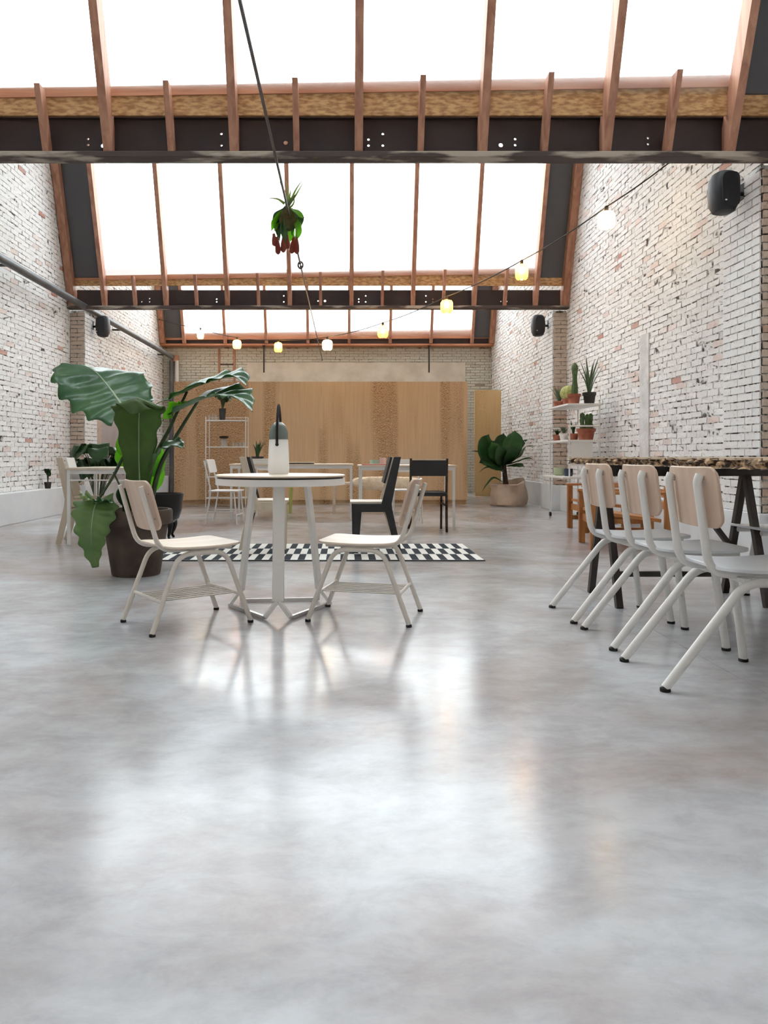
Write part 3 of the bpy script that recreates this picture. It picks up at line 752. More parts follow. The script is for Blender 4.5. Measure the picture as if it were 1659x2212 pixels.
for z, d in lv:
    for k, p in enumerate(per):
        q = off(p, d + wob[k] + rg2.uniform(-.007, .007)); vs.append((q.x, q.y, z + rg2.uniform(-.003, .003)))
for i in range(len(lv) - 1):
    for k in range(n): l = (k + 1) % n; fs.append((i*n + k, i*n + l, (i+1)*n + l, (i+1)*n + k))
fs.append(tuple(range(4 * n, 5 * n)))
MB().add(vs, fs).build('bark_rim', M['bark'], t)
top = [(off(p, -.012 + wob[k]).x, off(p, -.012 + wob[k]).y) for k, p in enumerate(per)]
MB().prism(top, 'z', zt - .010, zt).build('slab', M['slab'], t)
for yt in (4.345, 1.95):
    MB().bb(1.44, 2.475, yt - .03, yt + .03, .727, .793).build('trestle_bar', M['blacksteel'], t, bevel=.003)
    for x in (1.525, 2.35):
        for s in (-1, 1):
            MB().bar((x, yt + s * .015, .73), (x, yt + s * .235, 0), .036, .036, up=(1, 0, 0)).build('trestle_leg', M['blacksteel'], t)
    MB().bar((1.54, yt - .17, .18), (2.34, yt - .17, .18), .02, .03).build('stretcher', M['blacksteel'], t)
    MB().bar((1.95, yt, .73), (2.335, yt + .14, .30), .022, .03).build('brace', M['blacksteel'], t)

# ------------------------------------------------------------------ oak lounge chairs beyond the trestle table
def lounge(label, loc, rz):
    t = thing('oak_armchair', label, 'armchair', loc, rz)
    for x in (-.32, .32):
        for y in (-.29, .29): MB().box((x, y, .25 if x > 0 else .29), (.055, .055, .50 if x > 0 else .58)).build('leg', M['oak'], t, bevel=.003)
    for y in (-.29, .29):
        MB().bb(-.36, .36, y - .035, y + .035, .50, .525).build('armrest', M['oakx'], t, bevel=.003)
        MB().bb(-.30, .30, y - .012, y + .012, .10, .15).build('side_rail', M['oak'], t)
    Ms = Matrix.Rotation(R(7), 3, 'Y')
    MB().box((.02, 0, .30), (.60, .50, .03), Matrix.Rotation(R(-7), 3, 'Y')).build('seat', M['oakx'], t, bevel=.003)
    for z in (.36, .47): MB().bb(-.345, -.325, -.28, .28, z, z + .07).build('back_slat', M['oakx'], t)
    MB().bb(.30, .32, -.27, .27, .22, .29).build('front_rail', M['oak'], t)
    return t
lounge('low oak armchair directly behind the far trestle of the bark edged table', (2.60, 6.92, 0), 172)
lounge('low oak armchair beside the white plant shelf', (2.98, 8.45, 0), 180)

# ------------------------------------------------------------------ dining tables at the back
def dining(label, x0, x1, y0, y1, z, mt):
    t = thing('dining_table', label, 'table')
    MB().bb(x0, x1, y0, y1, z - .022, z).build('tabletop', mt, t, bevel=.003)
    for x in (x0 + .03, x1 - .03):
        for y in (y0 + .03, y1 - .03): MB().bb(x - .014, x + .014, y - .014, y + .014, 0, z - .022).build('leg', M['whitesteel'], t)
    for y in (y0 + .03, y1 - .03): MB().bb(x0 + .03, x1 - .03, y - .012, y + .012, z - .06, z - .022).build('apron_rail', M['whitesteel'], t)
    for x in (x0 + .03, x1 - .03): MB().bb(x - .012, x + .012, y0 + .03, y1 - .03, z - .06, z - .022).build('end_rail', M['whitesteel'], t)
    return t
dining('long pale dining table on thin white steel legs before the plywood box', -1.52, .12, 9.72, 10.50, .742, M['tablewood'])
dining('short dining table on white steel legs behind the dark dining chair', .16, 1.29, 8.50, 9.25, .742, M['tablewood'])
dt = dining('small pale desk with white steel legs by the left brick wall', -2.66, -2.04, 7.04, 7.86, .735, M['palewood'])
MB().bb(-2.63, -2.07, 7.05, 7.07, .61, .622).build('cross_bar', M['whitesteel'], dt)
# things on the tables
def cup(label, loc, r, h, m, cat='cup'):
    t = thing('cup', label, cat, loc)
    MB().lathe([(r*.8, 0), (r, h*.15), (r, h), (r*.9, h), (r*.9, h*.2), (.002, h*.2)], 20).build('body', m, t)
    MB().tube([(r, 0, h*.25), (r + .022, 0, h*.35), (r + .022, 0, h*.7), (r, 0, h*.8)], .004, 6).build('handle', m, t)
cup('mint green cup on the short dining table', (.36, 8.86, .742), .055, .06, M['mint'])
cup('pale pink cup on the short dining table', (.455, 8.80, .742), .036, .085, M['pinkcup'])
t = thing('book_stack', 'red paper booklet lying on the short dining table', 'booklet', (.36, 8.62, .742))
MB().bb(-.16, .12, -.09, .09, 0, .012).build('cover', M['redpaper'], t); MB().bb(-.158, .118, -.088, .088, .002, .010).build('pages', M['paper'], t)
t = thing('storage_box', 'small white box on the long dining table under the spiky plant', 'box', (-1.12, 9.86, .742))
MB().bb(-.13, .13, -.09, .09, 0, .055).build('body', M['ceramic'], t, bevel=.004); MB().bb(-.135, .135, -.095, .095, .055, .068).build('lid', M['ceramic'], t, bevel=.004)
t = thing('serving_tray', 'thin pale wooden tray lying on the long dining table behind the lantern', 'tray', (-.62, 9.9, .742))
MB().bb(-.22, .22, -.13, .13, 0, .014).build('base', M['tablewood'], t)
for yy in (-.13, .12): MB().bb(-.22, .22, yy, yy + .01, .0, .03).build('rim', M['tablewood'], t)

# bench with sheepskin, lime stool
t = thing('bench', 'pale wooden bench before the plywood box, half covered by the sheepskin', 'bench', (.46, 10.95, 0))
MB().bb(-.66, .66, -.16, .16, .43, .462).build('seat', M['tablewood'], t, bevel=.003)
for x in (-.60, .60):
    for y in (-.12, .12): MB().bar((x, y, .43), (x * 1.03, y * 1.1, 0), .04, .04).build('leg', M['tablewood'], t)
MB().bb(-.60, .60, -.01, .01, .12, .15).build('stretcher', M['tablewood'], t)
me = MB(); nu, nv = 36, 18
vs = []; fs = []
for i in range(nu + 1):
    for j in range(nv + 1):
        u = i/nu*2 - 1; v = j/nv*2 - 1
        e = (1 - abs(u)**4) * (1 - abs(v)**4)
        y = v * .30 * (1 - .25*abs(u)**3); hang = max(0, abs(y) - .17)
        yy = math.copysign(min(abs(y), .17 + hang * .25), y); z = .468 + .055 * math.sqrt(max(e, 0)) - hang * .95 + rg2.uniform(-.006, .006)
        vs.append((u * .50 + rg2.uniform(-.01, .01), yy, z))
for i in range(nu):
    for j in range(nv): a = i*(nv+1) + j; fs.append((a, a+1, a+nv+2, a+nv+1))
o = MB().add(vs, fs).build('sheepskin', M['fur'], None, (.62, 10.95, .004)); tag(o, 'cream sheepskin draped over the pale wooden bench', 'sheepskin')
so = o.modifiers.new('thick', 'SOLIDIFY'); so.thickness = .012; so.offset = 1
t = thing('stool', 'lime painted wooden stool in front of the plywood box', 'stool', (-.67, 11.0, 0))
MB().rplate(.32, .32, .03, .04, 0, c=(0, 0, .43)).build('seat', M['chartreuse'], t)
for x in (-.12, .12):
    for y in (-.12, .12): MB().bar((x, y, .42), (x*1.15, y*1.15, 0), .03, .03).build('leg', M['chartreuse'], t)

# ------------------------------------------------------------------ leaves
def leaf(name, spine, halfw, side, parent, m, fold=.15, wave=.0, waves=6, lobe=0., nu=18, nv=8, cup_=0., vein=True, prof=None, teeth=.0, th=.0025, rib=.0, nr=8):
    C = spline(spine, nu); side = Vector(side).normalized(); vs = []; fs = []
    prof = prof or (lambda u: (math.sin(math.pi * min(1, (u*.92 + .10))) ** .75) * (1 if u < .55 else 1 - ((u - .55)/.45)**2 * .55))
    for i in range(nu + 1):
        u = i/nu; c = C[i]; tg = (C[min(i+1, nu)] - C[max(i-1, 0)]).normalized()
        sd = (side - tg * side.dot(tg))
        sd = sd.normalized() if sd.length > 1e-4 else tg.orthogonal().normalized()
        nm = tg.cross(sd).normalized(); w = halfw * max(prof(u), .02)
        for j in range(nv + 1):
            v = j/nv*2 - 1; av = abs(v)
            ww = w * (1 + teeth * av**3 * math.cos(u * waves * 2 * math.pi))
            p = c + sd * ww * v + nm * (fold * w * av + wave * w * av**2 * math.sin(u * waves * 2*math.pi + (0 if v > 0 else 1.2)))
            if rib: p = p + nm * rib * w * min(1, av * 4) * math.sin(2*math.pi*(u * nr - av * 1.1))
            if lobe: p = p - tg * lobe * halfw * av**1.5 * max(0, 1 - u * 2.2)
            vs.append(p)
    for i in range(nu):
        for j in range(nv): a = i*(nv+1) + j; fs.append((a, a+1, a+nv+2, a+nv+1))
    o = MB().add(vs, fs).build(name, m, parent)
    sm = o.modifiers.new('thick', 'SOLIDIFY'); sm.thickness = th; sm.offset = 0
    if vein:
        k = max(2, int(nu * .95)); MB().tube(C[:k], [max(.0012, halfw * .035 * (1 - i/k)) for i in range(k)], 5).build('midrib', M['vein'] if vein is True else vein, o)
    return o
def rel(parent, pts): 
    L = parent.location; return [Vector(p) - L for p in pts]

# big alocasia
px, py = -1.49, 5.30
t = thing('plant_pot', 'large dark clay pot with thick rim holding the giant elephant ear plant', 'pot', (px, py, 0))
MB().lathe([(.165, 0), (.170, .01), (.222, .355), (.250, .365), (.256, .385), (.256, .45), (.248, .465), (.225, .465), (.215, .43), (.205, .40), (.002, .40)], 40).build('body', M['terradark'], t)
MB().lathe([(.21, .405), (.21, .425), (.10, .435), (.004, .437)], 24).build('soil', M['soil'], t)
al = thing('elephant_ear_plant', 'giant elephant ear plant with broad ribbed leaves growing from the dark clay pot', 'plant', (px, py, .42))
def stem(pts, r0, r1, n=20, nm='stalk'):
    q = spline(rel(al, pts), n); MB().tube(q, [r0 + (r1 - r0) * i / n for i in range(n + 1)], 8).build(nm, M['stalk'], al)
base = [(px + .0, py, .43), (px - .05, py + .03, .43), (px + .05, py - .02, .43), (px + .08, py + .04, .43), (px - .08, py - .02, .43)]
stem([base[1], at(284, 1000, 5.28), at(276, 930, 5.24), at(262, 872, 5.17)], .022, .010)
leaf('leaf', rel(al, [at(262, 874, 5.14), at(240, 843, 5.26), at(208, 805, 5.42), at(176, 788, 5.62), at(160, 792, 5.74)]), .305, (1, -.05, -.12), al, M['alocasia'], .16, .05, 7, .55, 54, 16, teeth=.06, rib=.035, nr=8)
stem([base[0], at(300, 1020, 5.26), at(301, 960, 5.27), at(302, 905, 5.27)], .035, .012)
leaf('leaf', rel(al, [at(302, 1045, 5.23), at(300, 985, 5.17), at(300, 915, 5.12), at(301, 866, 5.06), at(293, 862, 4.98), at(284, 895, 4.92)]), .170, (1, .15, 0), al, M['olive'], -.45, .06, 7, 0, 54, 14, prof=lambda u: .42 + .58 * min(1, u / .55) if u < .72 else max(.05, 1 - ((u - .72)/.28)**1.6), teeth=.07, rib=.035, nr=9)
stem([base[2], at(330, 1000, 5.24), at(364, 930, 5.26), at(404, 846, 5.30)], .020, .009)
leaf('leaf', rel(al, [at(392, 850, 5.3), at(425, 834, 5.28), at(470, 820, 5.22), at(510, 814, 5.14), at(532, 834, 5.08)]), .20, (.1, 1, .26), al, M['alocasia'], .12, .05, 5, .9, 44, 12, teeth=.09, rib=.03, nr=7)
stem([base[3], at(345, 1010, 5.30), at(385, 935, 5.26), at(428, 866, 5.22)], .022, .009)
leaf('leaf', rel(al, [at(412, 874, 5.22), at(442, 860, 5.16), at(484, 852, 5.06), at(520, 862, 4.98), at(546, 890, 4.92)]), .21, (.1, 1, .26), al, M['alocasia'], .12, .05, 5, .9, 44, 12, teeth=.09, rib=.03, nr=7)
leaf('leaf', rel(al, [at(398, 868, 5.25), at(372, 880, 5.2), at(350, 905, 5.12)]), .10, (.3, 1, .3), al, M['lime'], .1, .2, 4, .2, 14, 8)
stem([base[4], at(276, 1030, 5.22), at(270, 985, 5.16), at(244, 1030, 5.08), at(209, 1086, 5.00)], .016, .008, 26)
leaf('leaf', rel(al, [at(209, 1080, 5.02), at(201, 1110, 4.96), at(197, 1150, 4.96), at(199, 1190, 5.0), at(206, 1226, 5.05)]), .150, (1, .15, .05), al, M['fresh'], -.25, .08, 6, .55, 48, 12, rib=.04, nr=8, teeth=.10, prof=lambda u: (.55 + u*2.2 if u < .2 else 1 - (u - .2)**1.15 * 1.12))
leaf('leaf', rel(al, [at(214, 1086, 5.0), at(190, 1076, 5.02), at(172, 1060, 5.04)]), .085, (.2, 1, -.3), al, M['frond'], .1, .25, 4, 0, 14, 8, teeth=.1)
leaf('leaf', rel(al, [at(206, 1090, 5.0), at(225, 1082, 4.98), at(246, 1088, 4.96)]), .07, (.2, 1, -.2), al, M['alocasia'], .1, .25, 4, 0, 14, 8, teeth=.1)
leaf('leaf', rel(al, [at(330, 1000, 5.2), at(350, 968, 5.16), at(378, 960, 5.1), at(398, 968, 5.06)]), .10, (.1, 1, .35), al, M['alocasia'], .1, .14, 4, .3, 16, 8)
for q in ([(285, 985), (268, 965), (258, 935)], [(285, 1005), (266, 990), (254, 962)], [(335, 1030), (340, 995), (348, 955)], [(330, 1060), (338, 1025), (346, 990)]):
    leaf('leaf', rel(al, [at(q[0][0], q[0][1], 5.34), at(q[1][0], q[1][1], 5.36), at(q[2][0], q[2][1], 5.38)]), .06, (.9, .4, .1), al, M['lime'], .1, .1, 3, 0, 12, 6)
leaf('leaf', rel(al, [at(276, 1095, 5.22), at(266, 1070, 5.18), at(258, 1050, 5.12)]), .05, (1, .2, .2), al, M['darkleaf'], .2, .05, 3, 0, 12, 6)
stem([base[4], at(262, 1060, 5.2), at(245, 1020, 5.2)], .010, .006)

# cast iron cauldron
t = thing('iron_cauldron', 'black cast iron cauldron on curled legs behind the clay pot', 'cauldron', (-1.83, 7.50, 0))
MB().lathe([(.03, .17), (.10, .175), (.155, .22), (.180, .30), (.188, .40), (.200, .462), (.203, .470), (.190, .470), (.178, .40), (.15, .25), (.002, .2)], 36).build('bowl', M['iron'], t)
for a in (-55, 65, 185):
    d = Vector((math.cos(R(a)), math.sin(R(a)), 0))
    MB().tube(spline([d*.12 + Vector((0, 0, .22)), d*.175 + Vector((0, 0, .165)), d*.165 + Vector((0, 0, .10)), d*.135 + Vector((0, 0, .05)), d*.16 + Vector((0, 0, .014))], 16), [.030, .032, .034, .034, .032, .03, .027, .024, .021, .019, .017, .016, .015, .014, .014, .014, .014], 8).build('leg', M['iron'], t)

# banana-like plant in paper sack
bx, by = 2.80, 12.68
t = thing('paper_sack', 'crumpled beige paper sack used as planter by the brick wall', 'planter', (bx, by, 0))
vs = []; fs = []; n = 40; rg3 = random.Random(3)
prof = [(.27, 0), (.305, .03), (.31, .12), (.30, .22), (.285, .30), (.30, .36), (.285, .375), (.255, .33), (.235, .28)]
jit = [[rg3.uniform(-.016, .016) for k in range(n)] for _ in prof]
for i, (r, z) in enumerate(prof):
    for k in range(n):
        w = 2*math.pi*k/n; e = 1 + .05*math.sin(3*w + i) + .03*math.sin(7*w - i*1.3)
        zz = z + (.10 * max(0, math.cos(w - .3)) * (z/.37)**2 if z > .2 else 0)
        vs.append(((r*e + jit[i][k]) * math.cos(w), (r*e + jit[i][k]) * math.sin(w), zz))
for i in range(len(prof) - 1):
    for k in range(n): l = (k+1) % n; fs.append((i*n+k, i*n+l, (i+1)*n+l, (i+1)*n+k))
fs.append(tuple(range(n-1, -1, -1)))
MB().add(vs, fs).build('sack', M['paperbag'], t)
MB().lathe([(.245, .262), (.245, .275), (.06, .30), (.004, .30)], 24).build('soil', M['soil'], t)
fg = thing('banana_plant', 'leafy plant with broad glossy dark green paddle leaves in the paper sack', 'plant', (bx, by, .29))
P3 = lambda x, y, dy=0: at(x, y, by + dy)
MB().tube(spline(rel(fg, [(bx - .03, by, .29), P3(1091, 1030), P3(1089, 1000), P3(1092, 975)]), 12), [.05 - .002*i for i in range(13)], 10).build('trunk', M['trunk'], fg)
LV = [((1086, 1000), (1062, 985), (1050, 955), (1056, 938), .20, 'd', -.15), ((1092, 1000), (1100, 975), (1110, 945), (1112, 930), .20, 'g', -.1),
      ((1088, 1000), (1082, 980), (1085, 950), (1088, 936), .17, 'd', .15), ((1085, 1005), (1060, 990), (1035, 978), (1018, 974), .13, 'b', .1),
      ((1085, 1008), (1062, 1000), (1045, 996), (1035, 1000), .09, 'd', -.2), ((1094, 1000), (1118, 985), (1135, 965), (1152, 962), .11, 'b', .1),
      ((1094, 1003), (1118, 995), (1138, 988), (1152, 992), .075, 'b', -.1), ((1094, 1006), (1110, 1003), (1125, 1004), (1132, 1008), .065, 'd', -.2),
      ((1092, 1000), (1112, 975), (1128, 955), (1140, 950), .07, 'd', .25), ((1088, 1000), (1074, 985), (1066, 965), (1062, 955), .13, 'g', -.3),
      ((1092, 1004), (1100, 988), (1104, 972), (1104, 962), .14, 'd', -.35), ((1088, 1012), (1070, 1010), (1058, 1008), (1048, 1004), .07, 'd', -.3),
      ((1090, 1002), (1084, 990), (1078, 975), (1078, 962), .13, 'd', -.42)]
for a, b_, c, d, w, k, dy in LV:
    leaf('leaf', rel(fg, [P3(*a), P3(*b_, dy*.5), P3(*c, dy*.9), P3(*d, dy)]), w, (1, .25 if k != 'b' else 1.5, -.4 if a[0] < 1090 else .4), fg, M['darkleaf'] if k != 'g' else M['alocasia'], -.2, .05, 4, 0, 14, 8, vein=M['stalk'])
for q in ([(1088, 1020), (1072, 1009), (1050, 1008), (1034, 1021)], [(1086, 1040), (1066, 1030), (1050, 1046), (1041, 1063)]):
    leaf('leaf', rel(fg, [P3(*p, -.1 - .06*i) for i, p in enumerate(q)]), .035, (0, 1, .4), fg, M['darkleaf'], .4, .0, 3, 0, 14, 6, vein=False)

# leafy plants along the left wall behind the desk
def leafy(name, label, loc, pot, R_, H, n, size, m, seed, cat='plant'):
    r_ = random.Random(seed); t = thing(name, label, cat, loc)
    rp, hp = pot
    MB().lathe([(rp*.75, 0), (rp, hp*.95), (rp, hp), (rp*.88, hp), (rp*.85, hp*.85), (.002, hp*.85)], 24).build('pot', M['greypot'], t)
    MB().lathe([(rp*.86, hp*.86), (rp*.5, hp*.9), (.002, hp*.9)], 16).build('soil', M['soil'], t)
    for k in range(n):
        a = 2*math.pi*(k*.382) + r_.uniform(-.3, .3); q = r_.uniform(.45, 1); d = Vector((math.cos(a), math.sin(a), 0))
        h = hp + (H - hp) * r_.uniform(.55, 1); b0 = Vector((0, 0, hp*.88)); p1 = d*R_*q*.4 + Vector((0, 0, h*.8)); p2 = d*R_*q*.75 + Vector((0, 0, h)); p3 = d*R_*q*1.15 + Vector((0, 0, h - size*.5))
        MB().tube(spline([b0, p1, p2], 8), .005, 5).build('stalk', M['stalk'], t)
        leaf('leaf', [p1.lerp(p2, .6), p2, p2.lerp(p3, .6), p3], size*.36, (-d.y, d.x, .1), t, m, .2, .06, 3, .2, 10, 6, vein=False)
    return t
leafy('peace_lily', 'leafy dark green floor plant standing behind the small desk', (-2.78, 8.35, 0), (.17, .30), .36, 1.0, 22, .30, M['darkleaf'], 4)
leafy('rubber_plant', 'small dark pot plant standing on the white plinth along the left brick wall', (-4.185, 10.45, .39), (.05, .09), .045, .30, 9, .10, M['darkleaf'], 9)

# ------------------------------------------------------------------ plant shelf on castors
sx0, sx1, sy0, sy1 = 2.90, 3.32, 9.55, 10.50
t = thing('plant_shelf', 'white tubular steel plant shelf on castors against the brick wall', 'shelf')
tiers = (1.515, 1.045, .565)
for z in tiers:
    a = .06 if z == tiers[2] else 0
    MB().bb(sx0 - .02 - a, sx1, sy0, sy1 + a, z - .012, z + .012).build('shelf_board', M['whitesteel'], t, bevel=.003)
for x, y, zt_ in ((sx0 + .01, sy0 + .03, 1.20), (sx1 - .02, sy0 + .03, 1.56), (sx0 + .01, sy1 - .03, 1.20), (sx1 - .02, sy1 - .03, 1.56)):
    MB().tube([(x, y, .07), (x, y, zt_)], .011, 8).build('post', M['whitesteel'], t)
    MB().lathe([(.006, .04), (.006, .075)], 8, (x, y, 0)).build('castor_stem', M['chrome'], t)
    w = MB().tube([(x - .012, y, .03), (x + .012, y, .03)], .03, 14); w.build('castor', M['rubber'], t)
for y in (sy0 + .03, sy1 - .03):
    MB().tube(fillet([(sx0 + .01, y, 1.19), (sx0 + .01, y, 1.235), (sx1 - .02, y, 1.235)], .05), .011, 8).build('guard_rail', M['whitesteel'], t)
MB().tube([(sx1 - .02, sy0 + .03, 1.235), (sx1 - .02, sy1 - .03, 1.235)], .009, 8).build('guard_rail', M['whitesteel'], t)
MB().bb(sx0 + .03, sx0 + .31, sy0 + .02, sy0 + .03, .72, 1.02).build('perforated_panel', M['ceramic'], t)

def pot(t, r, h, m):
    MB().lathe([(r*.72, 0), (r*.9, h*.72), (r*1.02, h*.74), (r*1.04, h), (r*.9, h), (r*.86, h*.82), (.002, h*.82)], 22).build('pot', m, t)
    MB().lathe([(r*.86, h*.83), (r*.4, h*.86), (.002, h*.86)], 14).build('soil', M['soil'], t)
def blades(t, n, L, w, z0, spread, m, seed, nm='leaf', curl=.0):
    r_ = random.Random(seed)
    for k in range(n):
        a = 2.4 * k + r_.uniform(-.3, .3); s = spread * r_.uniform(.3, 1); l = L * r_.uniform(.7, 1); d = Vector((math.cos(a), math.sin(a), 0))
        p = [Vector((0, 0, z0)) + d*.01, d*l*s*.4 + Vector((0, 0, z0 + l*.5)), d*l*s + Vector((0, 0, z0 + l * (1 - curl*s)))]
        leaf(nm, p, w, (-d.y, d.x, 0), t, m, .5, 0, 1, 0, 8, 4, vein=False, prof=lambda u: (1 - u**2.2) * .95 + .05)
def column_cactus(t, x, y, z0, r, h, nm='stem'):
    nn = 14; vs = []; fs = []; lv_ = 12
    for i in range(lv_ + 1):
        u = i/lv_; rr = r * (1 if u < .85 else math.sqrt(max(.02, 1 - ((u - .85)/.15)**2))) * (.85 + .15*math.sin(u*9))
        for k in range(nn): w = 2*math.pi*k/nn; q = rr * (1 if k % 2 else .78); vs.append((x + q*math.cos(w), y + q*math.sin(w), z0 + h*u))
    for i in range(lv_):
        for k in range(nn): l = (k+1) % nn; fs.append((i*nn+k, i*nn+l, (i+1)*nn+l, (i+1)*nn+k))
    fs.append(tuple(lv_*nn + k for k in range(nn))); MB().add(vs, fs).build(nm, M['cactus'], t)
Z1, Z2, Z3 = [z + .012 for z in tiers]
t = thing('aloe', 'grey green aloe in a low terracotta pot on the top of the plant shelf', 'plant', (2.99, 10.30, Z1)); pot(t, .085, .08, M['terracotta']); blades(t, 13, .24, .018, .06, .75, M['aloe'], 3)
t = thing('barrel_cactus', 'round yellow spined barrel cactus in a terracotta pot on the plant shelf', 'cactus', (3.02, 9.98, Z1)); pot(t, .085, .09, M['terracotta'])
vs = []; fs = []; nn, ml = 28, 12
for i in range(ml + 1):
    a = math.pi*i/ml
    for k in range(nn): w = 2*math.pi*k/nn; q = .115*max(math.sin(a), .02)*(1 if k % 2 else .9); vs.append((q*math.cos(w), q*math.sin(w), .165 - .105*math.cos(a)))
for i in range(ml):
    for k in range(nn): l = (k+1) % nn; fs.append((i*nn+k, i*nn+l, (i+1)*nn+l, (i+1)*nn+k))
MB().add(vs, fs).build('body', M['barrel'], t)
t = thing('column_cactus', 'tall dark column cactus in a terracotta pot beside the barrel cactus', 'cactus', (3.00, 9.68, Z1)); pot(t, .085, .13, M['terracotta']); column_cactus(t, .01, 0, .10, .042, .44)
t = thing('snake_plant', 'spiky dark snake plant in a charcoal pot on top of the plant shelf', 'plant', (3.20, 9.68, Z1)); pot(t, .085, .15, M['greypot']); blades(t, 11, .50, .020, .12, .48, M['aloe'], 8)
t = thing('succulent', 'small bushy succulent in a terracotta pot on the middle shelf by the aloe end', 'plant', (2.98, 10.36, Z2)); pot(t, .065, .09, M['terracotta']); blades(t, 14, .10, .016, .07, .9, M['darkleaf'], 5)
t = thing('succulent', 'pale trailing succulent in a grey pot on the middle shelf', 'plant', (3.00, 10.12, Z2)); pot(t, .065, .10, M['ceramic']); blades(t, 14, .12, .016, .08, .8, M['aloe'], 6)
t = thing('succulent', 'green spiky succulent in a small terracotta pot on the middle shelf', 'plant', (3.06, 9.90, Z2)); pot(t, .07, .09, M['terracotta']); blades(t, 14, .20, .012, .07, .5, M['darkleaf'], 7)
t = thing('cactus_cluster', 'cluster of upright cactus stems in a large terracotta pot on the middle shelf', 'cactus', (3.17, 9.72, Z2)); pot(t, .12, .15, M['terracotta'])
for x, y, r, h in ((-.055, -.02, .034, .24), (.0, -.05, .030, .22), (.05, -.03, .032, .23), (.02, .04, .03, .2), (-.04, .05, .03, .17), (.075, .03, .026, .2)): column_cactus(t, x, y, .12, r, h)
t = thing('planter', 'sage green glazed pot standing on the lowest shelf', 'pot', (2.98, 10.28, Z3)); MB().lathe([(.06, 0), (.075, .02), (.075, .11), (.068, .11), (.066, .03), (.002, .03)], 24).build('pot', M['greenpot'], t); MB().lathe([(.066, .09), (.002, .095)], 16).build('soil', M['soil'], t)
t = thing('planter', 'navy blue glazed pot standing on the lowest shelf', 'pot', (3.03, 10.02, Z3)); MB().lathe([(.05, 0), (.06, .02), (.06, .10), (.054, .10), (.052, .03), (.002, .03)], 24).build('pot', M['navypot'], t); MB().lathe([(.052, .085), (.002, .09)], 16).build('soil', M['soil'], t); MB().tube([(-.06, 0, .1), (-.06, 0, .102)], .01, 6).build('lip', M['ceramic'], t)

# ------------------------------------------------------------------ wire shelf before the plywood box
t = thing('wire_shelf', 'thin white wire shelf rack standing before the plywood box', 'shelf', (-1.97, 12.45, 0))
for z in (1.44, 1.00, .50, .15):
    MB().bb(-.33, .33, -.16, .16, z - .008, z + .008).build('shelf_board', M['whitesteel'], t)
for x in (-.33, .33):
    for y in (-.16, .16): MB().tube([(x, y, 0), (x, y, 1.50)], .008, 6).build('post', M['whitesteel'], t)
MB().tube([(-.33, .16, 1.50), (.33, .16, 1.50)], .006, 6).build('top_rail', M['whitesteel'], t)
for k in range(4):
    t = thing('drinking_glass', 'small clear glass on the second shelf of the wire rack', 'glass', (-1.86 + .06*k, 12.42, 1.008), group='glasses on the wire rack')
    MB().lathe([(.02, 0), (.026, .07), (.024, .07), (.018, .005), (.002, .005)], 14).build('body', M['smallglass'], t)
for k in range(4):
    t = thing('bottle', 'slim clear bottle on the top shelf of the wire rack', 'bottle', (-2.27 + .055*k, 12.45, 1.448), group='bottles on the wire rack')
    MB().lathe([(.018, 0), (.02, .01), (.02, .07), (.008, .09), (.008, .11), (.002, .11)], 12).build('body', M['smallglass'], t)
t = thing('jar', 'clear glass jar with dark brown lid on the wire rack', 'jar', (-2.02, 12.42, 1.008))
MB().lathe([(.05, 0), (.058, .01), (.058, .13), (.05, .14), (.048, .135), (.052, .012), (.002, .012)], 20).build('body', M['smallglass'], t)
MB().lathe([(.075, .14), (.078, .15), (.075, .175), (.002, .18)], 20).build('lid', M['trunk'], t)
leafy('pot_plant', 'dark bushy plant in a slim brown pot on top of the wire rack', (-2.05, 12.45, 1.448), (.06, .20), .16, .50, 16, .16, M['darkleaf'], 21)
t = thing('spiky_plant', 'dark spiky pot plant standing on the long dining table', 'plant', (-1.20, 10.22, .742)); pot(t, .085, .10, M['greypot']); blades(t, 9, .26, .022, .08, .55, M['darkleaf'], 12)

# ------------------------------------------------------------------ pipes, rods, speakers
t = thing('heating_pipe', 'long grey steel pipe running along the left brick wall', 'pipe')
MB().tube([(-4.03, -5, 3.165), (-4.03, 17.46, 3.165)], .052, 16).build('pipe', M['pipe'], t)
for y in (9.0, 13.6, 16.9):
    MB().bb(XL + .015, -4.07, y - .015, y + .015, 3.15, 3.18).build('bracket', M['blacksteel'], t)
MB().lathe([(.08, 0), (.08, .16)], 12, (-3.98, 17.42, 3.06)).build('end_box', M['redwood'], t)
t = thing('drain_pipe', 'white downpipe in the corner of the brick walls', 'pipe'); MB().tube([(-3.93, 17.38, 0), (-3.93, 17.38, 3.09)], .045, 12).build('pipe', M['whitepipe'], t)
MB().tube([(-3.93, 17.38, 1.2), (-3.93, 17.38, 1.26)], .055, 12).build('collar', M['whitepipe'], t)
t = thing('drain_pipe', 'dark grey downpipe in the corner of the brick walls', 'pipe'); MB().tube([(-4.06, 17.38, 0), (-4.06, 17.38, 3.10)], .05, 12).build('pipe', M['pipe'], t)
MB().tube([(-4.06, 17.38, 1.2), (-4.06, 17.38, 1.26)], .06, 12).build('collar', M['pipe'], t)
rx, rz_ = -.52, 3.108
t = thing('tie_rod', 'thin steel tie rod with turnbuckle running under the roof beams', 'tie rod')
MB().tube([(rx, -5.5, rz_), (rx, 8.68, rz_)], .011, 8).build('rod', M['rod'], t)
MB().tube([(rx, 8.86, rz_), (rx, 17.5, rz_)], .009, 8).build('rod', M['rod'], t)
MB().tube([(rx + .028*math.cos(2*math.pi*k/16), 8.77, rz_ + .040*math.sin(2*math.pi*k/16)) for k in range(16)], .010, 8, closed=True).build('turnbuckle', M['blacksteel'], t)
